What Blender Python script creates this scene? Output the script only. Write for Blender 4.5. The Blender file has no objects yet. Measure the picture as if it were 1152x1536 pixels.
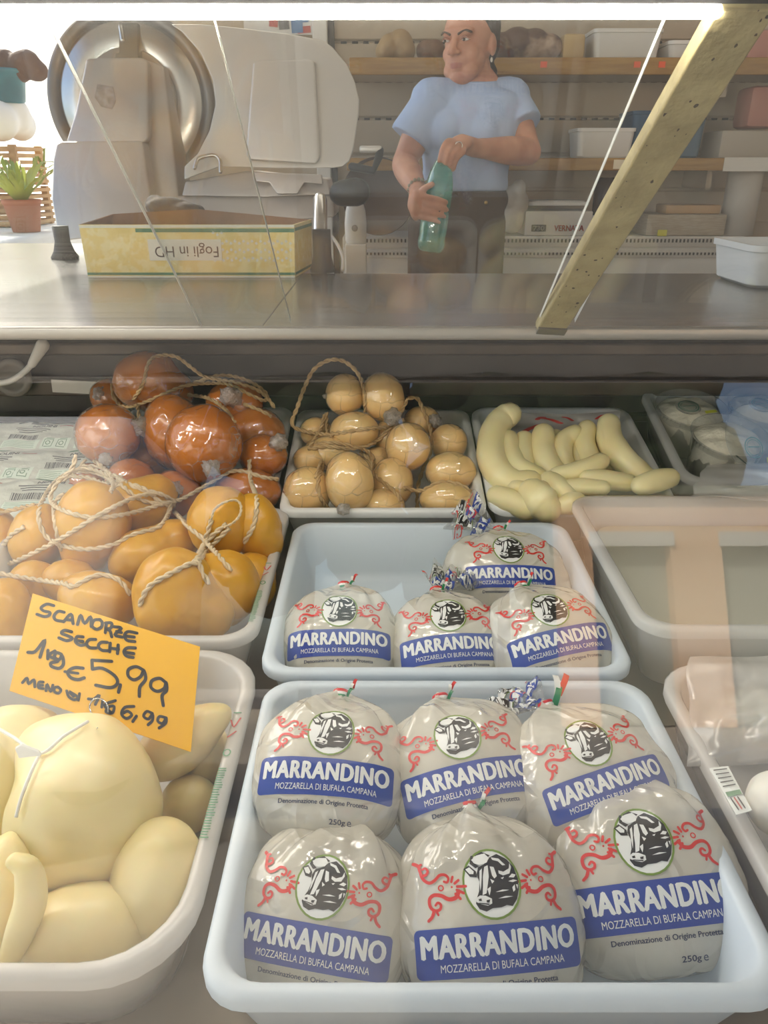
import bpy, bmesh, math, random
import numpy as np
from mathutils import Vector, Matrix, noise
from mathutils.bvhtree import BVHTree
SC = bpy.context.scene
COL = SC.collection
R = math.radians
# ------------------------------------------------------------------ camera
CAMZ, PITCH, F = 1.15, R(24.5), 1130.0
cT, sT = math.cos(PITCH), math.sin(PITCH)
cam = bpy.data.cameras.new('camera'); camo = bpy.data.objects.new('camera', cam); COL.objects.link(camo)
camo.location = (0, 0, CAMZ); camo.rotation_euler = (R(90) - PITCH, 0, 0)
cam.sensor_fit = 'VERTICAL'; cam.sensor_height = 24.0; cam.lens = F / 1536 * 24.0
cam.clip_start = 0.02; cam.clip_end = 200
SC.camera = camo
# ------------------------------------------------------------------ light and exposure
SC.view_settings.view_transform = 'Standard'; SC.view_settings.look = 'None'
SC.view_settings.gamma = 1; SC.view_settings.use_curve_mapping = False
SC.view_settings.exposure = 0.15
SUN_STRENGTH, SKY_STRENGTH, LAMP_STRENGTH, SHOP_STRENGTH = 7.2, 0.38, 80.0, 5.0
SC.cycles.use_denoising = True
SC.cycles.max_bounces = 12; SC.cycles.transparent_max_bounces = 32
SC.cycles.diffuse_bounces = 4; SC.cycles.glossy_bounces = 5; SC.cycles.sample_clamp_indirect = 6
SC.cycles.caustics_reflective = False; SC.cycles.caustics_refractive = False
W = bpy.data.worlds.new('sky'); SC.world = W; W.use_nodes = True
_n = W.node_tree.nodes; _b = _n['Background']
_s = _n.new('ShaderNodeTexSky'); _s.sky_type = 'NISHITA'; _s.sun_disc = False
_s.sun_elevation = R(38); _s.sun_rotation = R(-35); _s.dust_density = 2.5
W.node_tree.links.new(_s.outputs[0], _b.inputs[0]); _b.inputs[1].default_value = SKY_STRENGTH
sun = bpy.data.lights.new('sun', 'SUN'); sun.energy = SUN_STRENGTH; sun.angle = R(0.6); sun.color = (1, .95, .86)
suno = bpy.data.objects.new('sun', sun); COL.objects.link(suno)
TO_SUN = Vector((-.45, .65, .61)).normalized()
suno.rotation_euler = TO_SUN.to_track_quat('Z', 'Y').to_euler(); suno.location = (-8, 5, 10)

# ------------------------------------------------------------------ helpers
def P(px, py, d):
    u, v = (px - 576) / F, (py - 768) / F
    return Vector((u * d, (cT - v * sT) * d, CAMZ - (sT + v * cT) * d))
def PY(px, py, Y):
    return P(px, py, Y / (cT - (py - 768) / F * sT))
def PZ(px, py, z):
    return P(px, py, (CAMZ - z) / (sT + (py - 768) / F * cT))
def depth(p):
    return p[1] * cT - (p[2] - CAMZ) * sT
def lin(c):
    return tuple((x / 12.92 if x <= .04045 else ((x + .055) / 1.055) ** 2.4) for x in c)
def C8(r, g, b):
    return lin((r / 255, g / 255, b / 255))
MATS = {}
def _bump(nt, src, strength, dist, normal_to):
    b = nt.nodes.new('ShaderNodeBump'); b.inputs['Strength'].default_value = strength; b.inputs['Distance'].default_value = dist
    nt.links.new(src, b.inputs['Height'])
    for s in normal_to: nt.links.new(b.outputs[0], s)
def _noise(nt, scale, detail=4, stretch=None, rough=.5):
    tc = nt.nodes.new('ShaderNodeTexCoord'); n = nt.nodes.new('ShaderNodeTexNoise')
    n.inputs['Scale'].default_value = scale; n.inputs['Detail'].default_value = detail; n.inputs['Roughness'].default_value = rough
    if stretch:
        mp = nt.nodes.new('ShaderNodeMapping'); mp.inputs['Scale'].default_value = stretch
        nt.links.new(tc.outputs['Object'], mp.inputs[0]); nt.links.new(mp.outputs[0], n.inputs['Vector'])
    else: nt.links.new(tc.outputs['Object'], n.inputs['Vector'])
    return n
def mat(name, col, rough=.5, metal=0, col2=None, nscale=20, bump=0, bscale=60, sss=0, sssr=(.01, .006, .003), coat=0, spec=.5, emit=None, estr=0,
        stretch=None, lo=.35, hi=.65, trans=0, ior=1.45, sheen=0):
    if name in MATS: return MATS[name]
    m = bpy.data.materials.new(name); m.use_nodes = True; nt = m.node_tree; p = nt.nodes['Principled BSDF']
    p.inputs['Base Color'].default_value = (*col, 1); p.inputs['Roughness'].default_value = rough; p.inputs['Metallic'].default_value = metal
    p.inputs['Coat Weight'].default_value = coat; p.inputs['Coat Roughness'].default_value = .08
    p.inputs['Specular IOR Level'].default_value = spec; p.inputs['IOR'].default_value = ior; p.inputs['Sheen Weight'].default_value = sheen
    p.inputs['Transmission Weight'].default_value = trans
    if sss:
        p.inputs['Subsurface Weight'].default_value = sss; p.inputs['Subsurface Radius'].default_value = sssr; p.inputs['Subsurface Scale'].default_value = 1
    if emit: p.inputs['Emission Color'].default_value = (*emit, 1); p.inputs['Emission Strength'].default_value = estr
    if col2:
        n = _noise(nt, nscale, 5, stretch); r = nt.nodes.new('ShaderNodeValToRGB')
        r.color_ramp.elements[0].position = lo; r.color_ramp.elements[1].position = hi
        r.color_ramp.elements[0].color = (*col, 1); r.color_ramp.elements[1].color = (*col2, 1)
        nt.links.new(n.outputs[0], r.inputs[0]); nt.links.new(r.outputs[0], p.inputs['Base Color'])
    if bump:
        n = _noise(nt, bscale, 4, stretch); _bump(nt, n.outputs[0], bump, .01, [p.inputs['Normal']])
    MATS[name] = m; return m
def film(name, col, opacity, rough=.12, bump=.3, bscale=30, crease=0, ior=1.45, gloss_extra=0.0, transl=.35, crisp=0, edge_op=0, edge_w=.05):
    """a clear or milky sheet: transparent + diffuse/translucent body + a Fresnel gloss"""
    if name in MATS: return MATS[name]
    m = bpy.data.materials.new(name); m.use_nodes = True; nt = m.node_tree; nt.nodes.clear()
    N = nt.nodes.new; L = nt.links.new
    out = N('ShaderNodeOutputMaterial'); tr = N('ShaderNodeBsdfTransparent'); di = N('ShaderNodeBsdfDiffuse'); tl = N('ShaderNodeBsdfTranslucent')
    gl = N('ShaderNodeBsdfGlossy'); gl.inputs['Roughness'].default_value = rough
    di.inputs[0].default_value = (*col, 1); tl.inputs[0].default_value = (*col, 1)
    body = N('ShaderNodeMixShader'); body.inputs[0].default_value = transl; L(di.outputs[0], body.inputs[1]); L(tl.outputs[0], body.inputs[2])
    mx = N('ShaderNodeMixShader'); mx.inputs[0].default_value = opacity; L(tr.outputs[0], mx.inputs[1]); L(body.outputs[0], mx.inputs[2])
    fr = sheet_fresnel(nt, ior)
    fac = fr.outputs[0]
    if gloss_extra:
        ad = N('ShaderNodeMath'); ad.operation = 'ADD'; ad.inputs[1].default_value = gloss_extra; L(fac, ad.inputs[0]); fac = ad.outputs[0]
    fx = N('ShaderNodeMixShader'); L(fac, fx.inputs[0]); L(mx.outputs[0], fx.inputs[1]); L(gl.outputs[0], fx.inputs[2])
    L(fx.outputs[0], out.inputs[0])
    if bump:
        n = _noise(nt, bscale, 3); h = n.outputs[0]
        if crease:
            tc = N('ShaderNodeTexCoord'); v = N('ShaderNodeTexVoronoi'); v.feature = 'DISTANCE_TO_EDGE'; v.inputs['Scale'].default_value = crease
            nn = _noise(nt, crease * .6, 2); ma = N('ShaderNodeMixRGB'); ma.inputs[0].default_value = .35 * (1 - crisp)
            L(tc.outputs['Object'], ma.inputs[1]); L(nn.outputs['Color'], ma.inputs[2]); L(ma.outputs[0], v.inputs['Vector'])
            mm = N('ShaderNodeMath'); mm.operation = 'MINIMUM'; mm.inputs[1].default_value = .12; L(v.outputs['Distance'], mm.inputs[0])
            if edge_op:
                er = N('ShaderNodeMapRange'); er.inputs[1].default_value = 0; er.inputs[2].default_value = edge_w; er.inputs[3].default_value = edge_op; er.inputs[4].default_value = opacity
                L(v.outputs['Distance'], er.inputs[0]); n2 = _noise(nt, crease * .35, 2); em = N('ShaderNodeMapRange'); em.inputs[1].default_value = .42; em.inputs[2].default_value = .62; em.inputs[3].default_value = opacity; L(n2.outputs[0], em.inputs[0]); L(er.outputs[0], em.inputs[4])
                L(em.outputs[0], mx.inputs[0])
            a2 = N('ShaderNodeMath'); a2.operation = 'MULTIPLY_ADD'; a2.inputs[1].default_value = -5; L(mm.outputs[0], a2.inputs[0]); L(h, a2.inputs[2]); h = a2.outputs[0]
        _bump(nt, h, bump, .004, [di.inputs['Normal'], gl.inputs['Normal'], fr.inputs['Normal']])
    MATS[name] = m; return m
def glass_sheet(name, tint=(1, 1, 1), dust=0.02):
    if name in MATS: return MATS[name]
    m = bpy.data.materials.new(name); m.use_nodes = True; nt = m.node_tree; nt.nodes.clear(); N = nt.nodes.new; L = nt.links.new
    out = N('ShaderNodeOutputMaterial'); tr = N('ShaderNodeBsdfTransparent'); tr.inputs[0].default_value = (*tint, 1)
    gl = N('ShaderNodeBsdfGlossy'); gl.inputs['Roughness'].default_value = 0.0; di = N('ShaderNodeBsdfDiffuse'); di.inputs[0].default_value = (.8, .8, .8, 1)
    mx = N('ShaderNodeMixShader'); mx.inputs[0].default_value = dust; L(tr.outputs[0], mx.inputs[1]); L(di.outputs[0], mx.inputs[2])
    fr = sheet_fresnel(nt, 1.5)
    fx = N('ShaderNodeMixShader'); L(fr.outputs[0], fx.inputs[0]); L(mx.outputs[0], fx.inputs[1]); L(gl.outputs[0], fx.inputs[2]); L(fx.outputs[0], out.inputs[0])
    MATS[name] = m; return m

def sheet_fresnel(nt, ior):
    """Fresnel of a thin sheet: the same from both of its faces"""
    N = nt.nodes.new; L = nt.links.new
    ge = N('ShaderNodeNewGeometry'); mx = N('ShaderNodeMix'); mx.inputs[2].default_value = ior; mx.inputs[3].default_value = 1 / ior
    L(ge.outputs['Backfacing'], mx.inputs[0]); fr = N('ShaderNodeFresnel'); L(mx.outputs[0], fr.inputs[0]); return fr

class M:
    """collects geometry of ONE part (world coordinates)"""
    def __init__(s): s.v = []; s.f = []; s.m = []
    def add(s, v, f, mi=0):
        o = len(s.v); s.v += [tuple(x) for x in v]; s.f += [tuple(i + o for i in q) for q in f]; s.m += [mi] * len(f); return s
    def box(s, c, size, rot=None, r=0, seg=2, mi=0):
        bm = bmesh.new(); bmesh.ops.create_cube(bm, size=1)
        for v in bm.verts: v.co = Vector((v.co.x * size[0], v.co.y * size[1], v.co.z * size[2]))
        if r: bmesh.ops.bevel(bm, geom=bm.edges[:], offset=r, segments=seg, affect='EDGES', profile=.5)
        bm.verts.index_update(); T = (rot.to_4x4() if rot is not None else Matrix()); c = Vector(c)
        vs = [c + (T @ v.co) for v in bm.verts]; fs = [[v.index for v in f.verts] for f in bm.faces]; bm.free()
        return s.add(vs, fs, mi)
    def tube(s, pts, rad, seg=10, caps=True, mi=0, squash=None, round_ends=True):
        pts = [Vector(p) for p in pts]; n = len(pts)
        rad = list(rad) if hasattr(rad, '__len__') else [rad] * n
        if round_ends and caps:
            def ext(p, q, r):
                d = (p - q).normalized(); return [(p + d * r * math.sin(a), r * math.cos(a)) for a in (R(30), R(60), R(82))]
            a = ext(pts[0], pts[1], rad[0])[::-1]; b = ext(pts[-1], pts[-2], rad[-1])
            pts = [x[0] for x in a] + pts + [x[0] for x in b]; rad = [x[1] for x in a] + rad + [x[1] for x in b]; n = len(pts)
        t = [(pts[min(i + 1, n - 1)] - pts[max(i - 1, 0)]).normalized() for i in range(n)]
        up = Vector((0, 0, 1)) if abs(t[0].z) < .9 else Vector((0, 1, 0))
        nrm = (up - t[0] * up.dot(t[0])).normalized(); vs = []; fs = []
        for i in range(n):
            nrm = (nrm - t[i] * nrm.dot(t[i])); nrm = nrm.normalized() if nrm.length > 1e-6 else t[i].orthogonal().normalized()
            b = t[i].cross(nrm)
            for k in range(seg):
                a = 2 * math.pi * k / seg; vs.append(pts[i] + (nrm * math.cos(a) + b * math.sin(a) * (squash or 1)) * rad[i])
        for i in range(n - 1):
            for k in range(seg):
                fs.append((i * seg + k, i * seg + (k + 1) % seg, (i + 1) * seg + (k + 1) % seg, (i + 1) * seg + k))
        if caps: fs.append(tuple(range(seg))[::-1]); fs.append(tuple((n - 1) * seg + k for k in range(seg)))
        return s.add(vs, fs, mi)
    def lathe(s, c, prof, seg=32, axis=(0, 0, 1), mi=0, caps=True, sx=1, sy=1):
        q = Vector((0, 0, 1)).rotation_difference(Vector(axis)); c = Vector(c); vs = []; fs = []; n = len(prof)
        for r, z in prof:
            for k in range(seg):
                a = 2 * math.pi * k / seg; vs.append(c + q @ Vector((r * math.cos(a) * sx, r * math.sin(a) * sy, z)))
        for i in range(n - 1):
            for k in range(seg): fs.append((i * seg + k, i * seg + (k + 1) % seg, (i + 1) * seg + (k + 1) % seg, (i + 1) * seg + k))
        if caps: fs.append(tuple(range(seg))[::-1]); fs.append(tuple((n - 1) * seg + k for k in range(seg)))
        return s.add(vs, fs, mi)
    def prism(s, poly, ext, mi=0, r=0):
        """poly: planar 3-D points, extruded by the vector ext"""
        bm = bmesh.new(); vs = [bm.verts.new(p) for p in poly]; f = bm.faces.new(vs)
        g = bmesh.ops.extrude_face_region(bm, geom=[f]); ev = [x for x in g['geom'] if isinstance(x, bmesh.types.BMVert)]
        for v in ev: v.co += Vector(ext)
        bmesh.ops.recalc_face_normals(bm, faces=bm.faces[:])
        if r: bmesh.ops.bevel(bm, geom=bm.edges[:], offset=r, segments=3, affect='EDGES', profile=.5, clamp_overlap=True)
        bm.verts.index_update(); o = [tuple(v.co) for v in bm.verts]; fs = [[v.index for v in q.verts] for q in bm.faces]; bm.free()
        return s.add(o, fs, mi)
    def ell(s, c, rad, rot=None, sub=4, mi=0):
        v, f = ICO(sub); c = Vector(c); T = rot.to_3x3() if rot is not None else Matrix.Identity(3)
        return s.add([c + T @ Vector((x[0] * rad[0], x[1] * rad[1], x[2] * rad[2])) for x in v], f, mi)
_ico = {}
def ICO(sub):
    if sub not in _ico:
        bm = bmesh.new(); bmesh.ops.create_icosphere(bm, subdivisions=sub, radius=1); bm.verts.index_update()
        _ico[sub] = (np.array([v.co[:] for v in bm.verts]), [[v.index for v in f.verts] for f in bm.faces]); bm.free()
    return _ico[sub]
OFF = {}
def obj(name, g, mats, parent=None, loc=None, smooth=True, auto=None, label=None):
    """links the collected geometry as ONE mesh object; parent may be an Empty or a part"""
    me = bpy.data.meshes.new(name)
    if parent is not None: o3 = OFF[parent.name]
    else:
        if loc is None:
            a = np.array([tuple(x) for x in g.v]); loc = ((a[:, 0].min() + a[:, 0].max()) / 2, (a[:, 1].min() + a[:, 1].max()) / 2, a[:, 2].min())
        o3 = Vector(loc)
    me.from_pydata([(Vector(v) - o3)[:] for v in g.v], [], g.f)
    for m in (mats if isinstance(mats, (list, tuple)) else [mats]): me.materials.append(m)
    if isinstance(mats, (list, tuple)) and len(mats) > 1: me.polygons.foreach_set('material_index', g.m)
    me.validate(); me.update()
    if smooth:
        me.polygons.foreach_set('use_smooth', [True] * len(me.polygons))
        if auto: me.set_sharp_from_angle(angle=R(auto))
    o = bpy.data.objects.new(name, me); COL.objects.link(o)
    if parent is not None: o.parent = parent
    else: o.location = o3
    OFF[o.name] = o3
    if label: o['label'] = label
    return o
def thing(name, label, cat, loc, group=None):
    o = bpy.data.objects.new(name, None); COL.objects.link(o); o.location = loc; o.empty_display_size = .03
    OFF[o.name] = Vector(loc); return tag(o, label, cat, group)
def tag(o, label, cat, group=None):
    o['label'] = label; o['category'] = cat
    if group: o['group'] = group
    return o
def struct(name, g, m, **k):
    o = obj(name, g, m, smooth=k.pop('smooth', False), **k); o['kind'] = 'structure'; return o
def box(c, s, r=0, seg=2, rot=None): return M().box(c, s, rot, r, seg)
def crom(pts, n=8):
    pts = [Vector(p) for p in pts]; q = [pts[0] * 2 - pts[1]] + pts + [pts[-1] * 2 - pts[-2]]; o = []
    for i in range(1, len(q) - 2):
        for k in range(n):
            t = k / n; a, b, c, d = q[i - 1:i + 3]
            o.append(.5 * ((2 * b) + (c - a) * t + (2 * a - 5 * b + 4 * c - d) * t * t + (3 * b - a - 3 * c + d) * t ** 3))
    return o + [pts[-1]]
def rrect(w, l, r, seg=6):
    o = []
    for sx, sy, a0 in ((1, 1, 0), (-1, 1, 90), (-1, -1, 180), (1, -1, 270)):
        for k in range(seg + 1):
            a = R(a0 + 90 * k / seg); o.append((sx * (w / 2 - r) + r * math.cos(a), sy * (l / 2 - r) + r * math.sin(a)))
    return o
def remesh(g, voxel, smooth_it=4, fac=.5):
    """union of the collected solids as one continuous skin"""
    me = bpy.data.meshes.new('tmp'); me.from_pydata(g.v, [], g.f); o = bpy.data.objects.new('tmp', me); COL.objects.link(o)
    a = o.modifiers.new('r', 'REMESH'); a.mode = 'VOXEL'; a.voxel_size = voxel
    if smooth_it:
        b = o.modifiers.new('s', 'SMOOTH'); b.factor = fac; b.iterations = smooth_it
    dg = bpy.context.evaluated_depsgraph_get(); e = bpy.data.meshes.new_from_object(o.evaluated_get(dg))
    q = M().add([v.co[:] for v in e.vertices], [list(p.vertices) for p in e.polygons])
    bpy.data.objects.remove(o); bpy.data.meshes.remove(me); bpy.data.meshes.remove(e); return q
# ------------------------------------------------------------------ materials of the place
concrete = mat('pale_paving', C8(214, 206, 192), .85, col2=C8(196, 188, 174), nscale=3, bump=.1)
tile = mat('shop_floor_tile', C8(150, 132, 112), .45, col2=C8(135, 118, 100), nscale=6)
plaster = mat('grey_plaster', C8(186, 176, 164), .8, col2=C8(176, 166, 154), nscale=4)
white_pl = mat('white_paint', C8(222, 218, 210), .45)
steel = mat('brushed_steel', (.60, .58, .55), .26, 1, bump=.03, bscale=30, stretch=(2, 90, 90))
steel_d = mat('dark_steel', (.05, .042, .036), .4, .4, col2=(.035, .028, .024), nscale=14)
black = mat('black_plastic', (.012, .011, .01), .4)
wood = mat('shelf_wood', C8(172, 132, 66), .5, col2=C8(150, 108, 48), nscale=9, stretch=(1, 12, 12))
peach = mat('peach_render', C8(248, 202, 160), .85, col2=C8(242, 192, 148), nscale=2)
lampmat = mat('lamp_diffuser', (1, 1, 1), .5, emit=(1, .93, .82), estr=LAMP_STRENGTH)
glassm = glass_sheet('clear_glass', (.975, .985, .98), .006)
glass_edge = mat('glass_edge', C8(236, 238, 232), .3)

# ------------------------------------------------------------------ shell of the shop and the street
struct('ground', box((0, -2, -.06), (60, 60, .08)), concrete)
struct('floor', box((.9, 1.65, -.01), (6.4, 3.5, .02)), tile)
struct('ceiling', box((1.1, 1.55, 2.75), (6.1, 3.9, .1)), plaster)
# back wall: slatted panel with rows of slots, built as raised boards
g = M(); g.box((1.5, 3.33, 1.35), (4.9, .06, 2.7))
z = .95
while z < 2.5:
    g.box((1.75, 3.292, z + .061), (4.0, .018, .118), r=.004, seg=1); z += .127
struct('wall_back', g, mat('slatted_panel', C8(190, 174, 152), .6, col2=C8(182, 166, 144), nscale=5))
g = M()
for zz in (1.325, 1.578, 1.705, 1.452):
    for k in range(70): g.box((-.15 + k * .042, 3.283, zz), (.022, .004, .008))
struct('trim_1', g, black)
struct('trim_2', box((-.235, 3.26, 1.35), (.055, .05, 2.7), r=.004), white_pl)
struct('trim_3', box((-.195, 3.27, 1.35), (.022, .03, 2.7)), steel_d)
for i, (x, y) in enumerate([(.2, 2.35), (2.4, 2.35)]):  # unseen ceiling lamps added to brighten the back of the shop
    cl = thing('ceiling_light', ['long ceiling light over the middle of the shop', 'long ceiling light over the right end of the shop'][i], 'lamp', (x, y, 2.63))
    obj('housing', box((x, y, 2.675), (1.3, .16, .05), r=.006), white_pl, cl); obj('diffuser', box((x, y, 2.64), (1.24, .12, .02), r=.006), mat('ceiling_lamp_glow', (1, 1, 1), .5, emit=(1, .9, .76), estr=SHOP_STRENGTH), cl)
struct('wall_right', box((4.0, 1.5, 1.35), (.1, 3.8, 2.7)), plaster)

# unseen awning added over the customers' side to block sky and soften sunlight
aw = bpy.data.materials.new('awning_cloth'); aw.use_nodes = True; nt = aw.node_tree; nt.nodes.clear()
_o = nt.nodes.new('ShaderNodeOutputMaterial'); _d = nt.nodes.new('ShaderNodeBsdfDiffuse'); _t = nt.nodes.new('ShaderNodeBsdfTranslucent'); _m = nt.nodes.new('ShaderNodeMixShader')
_d.inputs[0].default_value = (.55, .50, .42, 1); _t.inputs[0].default_value = (.55, .50, .42, 1); _m.inputs[0].default_value = .45
nt.links.new(_d.outputs[0], _m.inputs[1]); nt.links.new(_t.outputs[0], _m.inputs[2]); nt.links.new(_m.outputs[0], _o.inputs[0])
aw_t = thing('awning', 'pale cloth awning stretched out over the front of the shop', 'awning', (.9, -.3, 2.0))
g = M(); N_ = 40
for i in range(N_ + 1):
    x = -2.3 + 6.4 * i / N_
    for j in range(5): g.v.append((x, -.38 - 1.9 * j / 4, 2.72 - .62 * j / 4 + .02 * math.sin(i * math.pi / 2) * (j > 0)))
g.f = [(i * 5 + j, i * 5 + j + 1, (i + 1) * 5 + j + 1, (i + 1) * 5 + j) for i in range(N_) for j in range(4)]; g.m = [0] * len(g.f)
obj('canvas', g, aw, aw_t)
obj('front_bar', M().tube([(-2.3, -2.28, 2.09), (4.1, -2.28, 2.09)], .018), steel, aw_t)
for x in (-2.28, 4.08): obj('side_arm', M().tube([(x, -.38, 2.70), (x, -2.28, 2.09)], .014), steel, aw_t)

# across the street: peach house with openings, seen mirrored in the glass
g = M()
def facade(x0, x1, z0, z1, y): g.box(((x0 + x1) / 2, y, (z0 + z1) / 2), (x1 - x0, .4, z1 - z0))
YF = -12.0
wins = [(3.45, 4.75), (5.6, 8.2), (9.4, 11.2)]
xs = 2.9
facade(xs, 12, 3.15, 3.75, YF)
for a, b in wins:
    facade(xs, a, 0, 3.15, YF); xs = b
facade(xs, 12, 0, 3.15, YF)
house = thing('peach_house', 'peach rendered house across the street, mirrored in the display glass', 'house', (7.4, YF, 0))
obj('wall', g, peach, house, smooth=False)
for a, b in wins:
    obj('lintel', box(((a + b) / 2, YF + .22, 3.02), (b - a + .1, .1, .24)), white_pl, house, smooth=False)
    obj('window', box(((a + b) / 2, YF - .1, 1.5), (b - a, .08, 2.98)), mat('grey_shutter', C8(150, 152, 140), .6), house, smooth=False)
obj('roof', box((7.4, YF - .1, 3.82), (9.6, 1.0, .14)), mat('roof_tile', C8(150, 150, 130), .8, col2=C8(100, 110, 80), nscale=10), house, smooth=False)
# dark trees added by the house to keep sky out of the reflections
random.seed(3)
for i, (tx, ty, tr, th) in enumerate([(-6.2, -15.6, 2.6, 8.4), (-1.8, -17, 2.6, 9.2), (2.6, -16.2, 2.3, 8.6), (6.0, -17.2, 2.2, 8.8), (21.0, -15, 2.4, 6.6)]):
    tre = thing('tree', ['dark leafy tree mirrored at the glass, far left across the street', 'tall dark leafy tree across the street', 'dark leafy tree standing beside the peach house', 'leafy tree rising behind the peach house', 'leafy tree on the far side of the peach house'][i], 'tree', (tx, ty, 0))
    obj('trunk', M().tube([(tx, ty, -.02), (tx + .1, ty, th * .5)], [.16, .11]), mat('bark', C8(80, 66, 52), .9, bump=.4), tre)
    g = M(); rng = random.Random(i)
    for k in range(30):
        g.ell((tx + rng.uniform(-.6, .6) * tr, ty + rng.uniform(-.5, .5) * tr, th * .62 + rng.uniform(-.38, .38) * th * .8), [tr * rng.uniform(.36, .55)] * 3, sub=2)
    obj('crown', g, mat('dark_leaves', C8(52, 66, 38), .8, col2=C8(30, 40, 22), nscale=6, bump=1, bscale=8), tre)
# white van side parked to the left in the street
van = thing('van', 'white delivery van parked at the kerb, mirrored along the left of the glass', 'van', (-3.1, -4.2, 0))
obj('body', M().prism([(-1.35, -5.1, .35), (-1.35, -3.3, .35), (-1.35, -3.3, 2.3), (-1.35, -5.1, 2.3)], (-3.6, 0, 0), r=.08), mat('van_white', C8(236, 236, 232), .3, coat=.4), van)
for x in (-2.1, -4.1):
    for y in (-3.35, -5.05): obj('wheel', M().lathe((x, y, .33), [(.02, -.1), (.3, -.1), (.33, -.06), (.33, .06), (.3, .1), (.02, .1)], axis=(0, 1, 0)), black, van)
# kerb strip of pale stone out in the street
struct('trim_4', box((.5, -4.2, .03), (40, .32, .14), r=.01), mat('kerb_stone', C8(226, 222, 212), .8))

# ------------------------------------------------------------------ the refrigerated counter
case_m = mat('case_stone', C8(170, 158, 142), .5)
g = M(); g.box((.2, .16, .33), (3.6, .05, .66), r=.004); g.box((.2, 1.36, .48), (3.6, .05, .72)); g.box((-1.6, .76, .33), (.04, 1.2, .66)); g.box((2.0, .76, .33), (.04, 1.2, .66))
case = thing('display_counter', 'refrigerated glass display counter holding all the cheese trays', 'display counter', (.2, .76, 0))
obj('cabinet', g, case_m, case, smooth=False)
g = M(); g.box((.2, .59, .595), (3.56, .84, .03)); g.box((.2, 1.17, .605), (3.56, .36, .03), Matrix.Rotation(R(10), 4, 'X'))
obj('deck', g, mat('deck_steel', C8(150, 135, 118), .4, .3), case, smooth=False)
obj('rear_panel', box((.2, 1.325, .78), (3.56, .02, .30)), steel_d, case, smooth=False)
for zz, hh in ((.745, .012), (.80, .03), (.868, .022)):
    obj('rear_rail', box((.2, 1.305 - .004 * (zz < .78), zz), (3.56, .03, hh), r=.004), mat('brown_steel', (.10, .078, .06), .35, .5, col2=(.06, .046, .036), nscale=9) if zz > .76 else steel_d, case, smooth=False)
# worktop: a narrow run along the case and a deeper bay under the slicer
WT = .95
wm = mat('worktop_steel', (.30, .285, .265), .22, .6, bump=.02, bscale=18, stretch=(1, 30, 30))
wt = thing('worktop', 'grey stainless worktop running along the back of the display counter', 'worktop', (.2, 1.3, .90))
g = M(); g.box((.905, 1.347, WT - .0055), (2.15, .60, .011), r=.002); g.box((-.97, 1.70, WT - .0055), (1.60, 1.306, .011), r=.002)
g.box((.905, 1.50, WT - .10), (2.10, .28, .178)); g.box((-.97, 1.84, WT - .10), (1.56, .96, .178))
obj('slab', g, wm, wt, smooth=False)
obj('front_lip', box((.2, 1.038, WT - .004), (3.56, .016, .017), r=.003), mat('lip_steel', (.36, .34, .31), .35, .6), wt)
for x in (-1.7, -.2): obj('leg', box((x, 2.2, .38), (.05, .05, .76), r=.005), steel, wt)
# sloping rear panes and the beam that carries them
bot = lambda x: Vector((x, 1.045, WT + .002)); topY, topZ = .656, 1.252
def pane(name, x0, x1, dz, label=None):
    a = Vector((0, topY - 1.045, topZ - WT)); n = Vector((0, -a.z, a.y)).normalized() * -1
    o = n * dz; q = [bot(x0) + o, bot(x1) + o, bot(x1) + a + o, bot(x0) + a + o]
    p = obj(name, M().prism(q, n * .004), glassm, case, smooth=False)
    for x, s in ((x0, 1), (x1, -1)):
        e = [bot(x) + o + n * .0045, bot(x + s * .0006) + o + n * .0045, bot(x + s * .0006) + a + o + n * .0045, bot(x) + a + o + n * .0045]
        obj('pane_edge', M().prism(e, -n * .005), glass_edge, p, smooth=False)
    return p
pane('rear_pane', -1.55, -.128, .008); pane('rear_pane', -.251, .209, 0); pane('rear_pane', .262, 1.9, .008)
a0, a1 = P(803, 500, 1.026), P(1078, 14, .552); b0, b1 = P(845, 502, 1.026), P(1168, 14, .552)
olive = mat('worn_olive_metal', C8(182, 170, 128), .5, .25, col2=C8(158, 146, 106), nscale=26, bump=.15, bscale=120)
g = M(); n = (b0 - a0).cross(a1 - a0).normalized()
g.prism([a0, b0, b1, a1], n * -.018, r=.002); obj('beam', g, olive, case, smooth=False)
stains = []; rng = random.Random(5)
for k in range(40):
    t = rng.random(); s = rng.uniform(.08, .92); c = (a0.lerp(a1, t)).lerp(b0.lerp(b1, t), s) + n * .0005; sz = rng.uniform(.0006, .0022)
    u = (a1 - a0).normalized(); w = (b0 - a0).normalized()
    pts = [c + (u * math.cos(q) * sz * rng.uniform(.6, 1.8) + w * math.sin(q) * sz * rng.uniform(.5, 1.2)) for q in (0, 1.05, 2.1, 3.14, 4.2, 5.24)]
    stains.append(pts)
for pts in stains: obj('rust_stain', M().add(pts, [tuple(range(6))]), mat('chipped_paint', C8(70, 62, 46), .7), case, smooth=False)
f0 = b0 + (b0 - a0) * .02; f1 = b0.lerp(b1, .12)
obj('beam_foot', M().prism([a0 - n * .001, b0 - n * .001, b0.lerp(b1, .035) - n * .001, a0.lerp(a1, .035) - n * .001], n * .004), mat('foot_steel', (.2, .19, .17), .4, .8), case, smooth=False)
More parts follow.
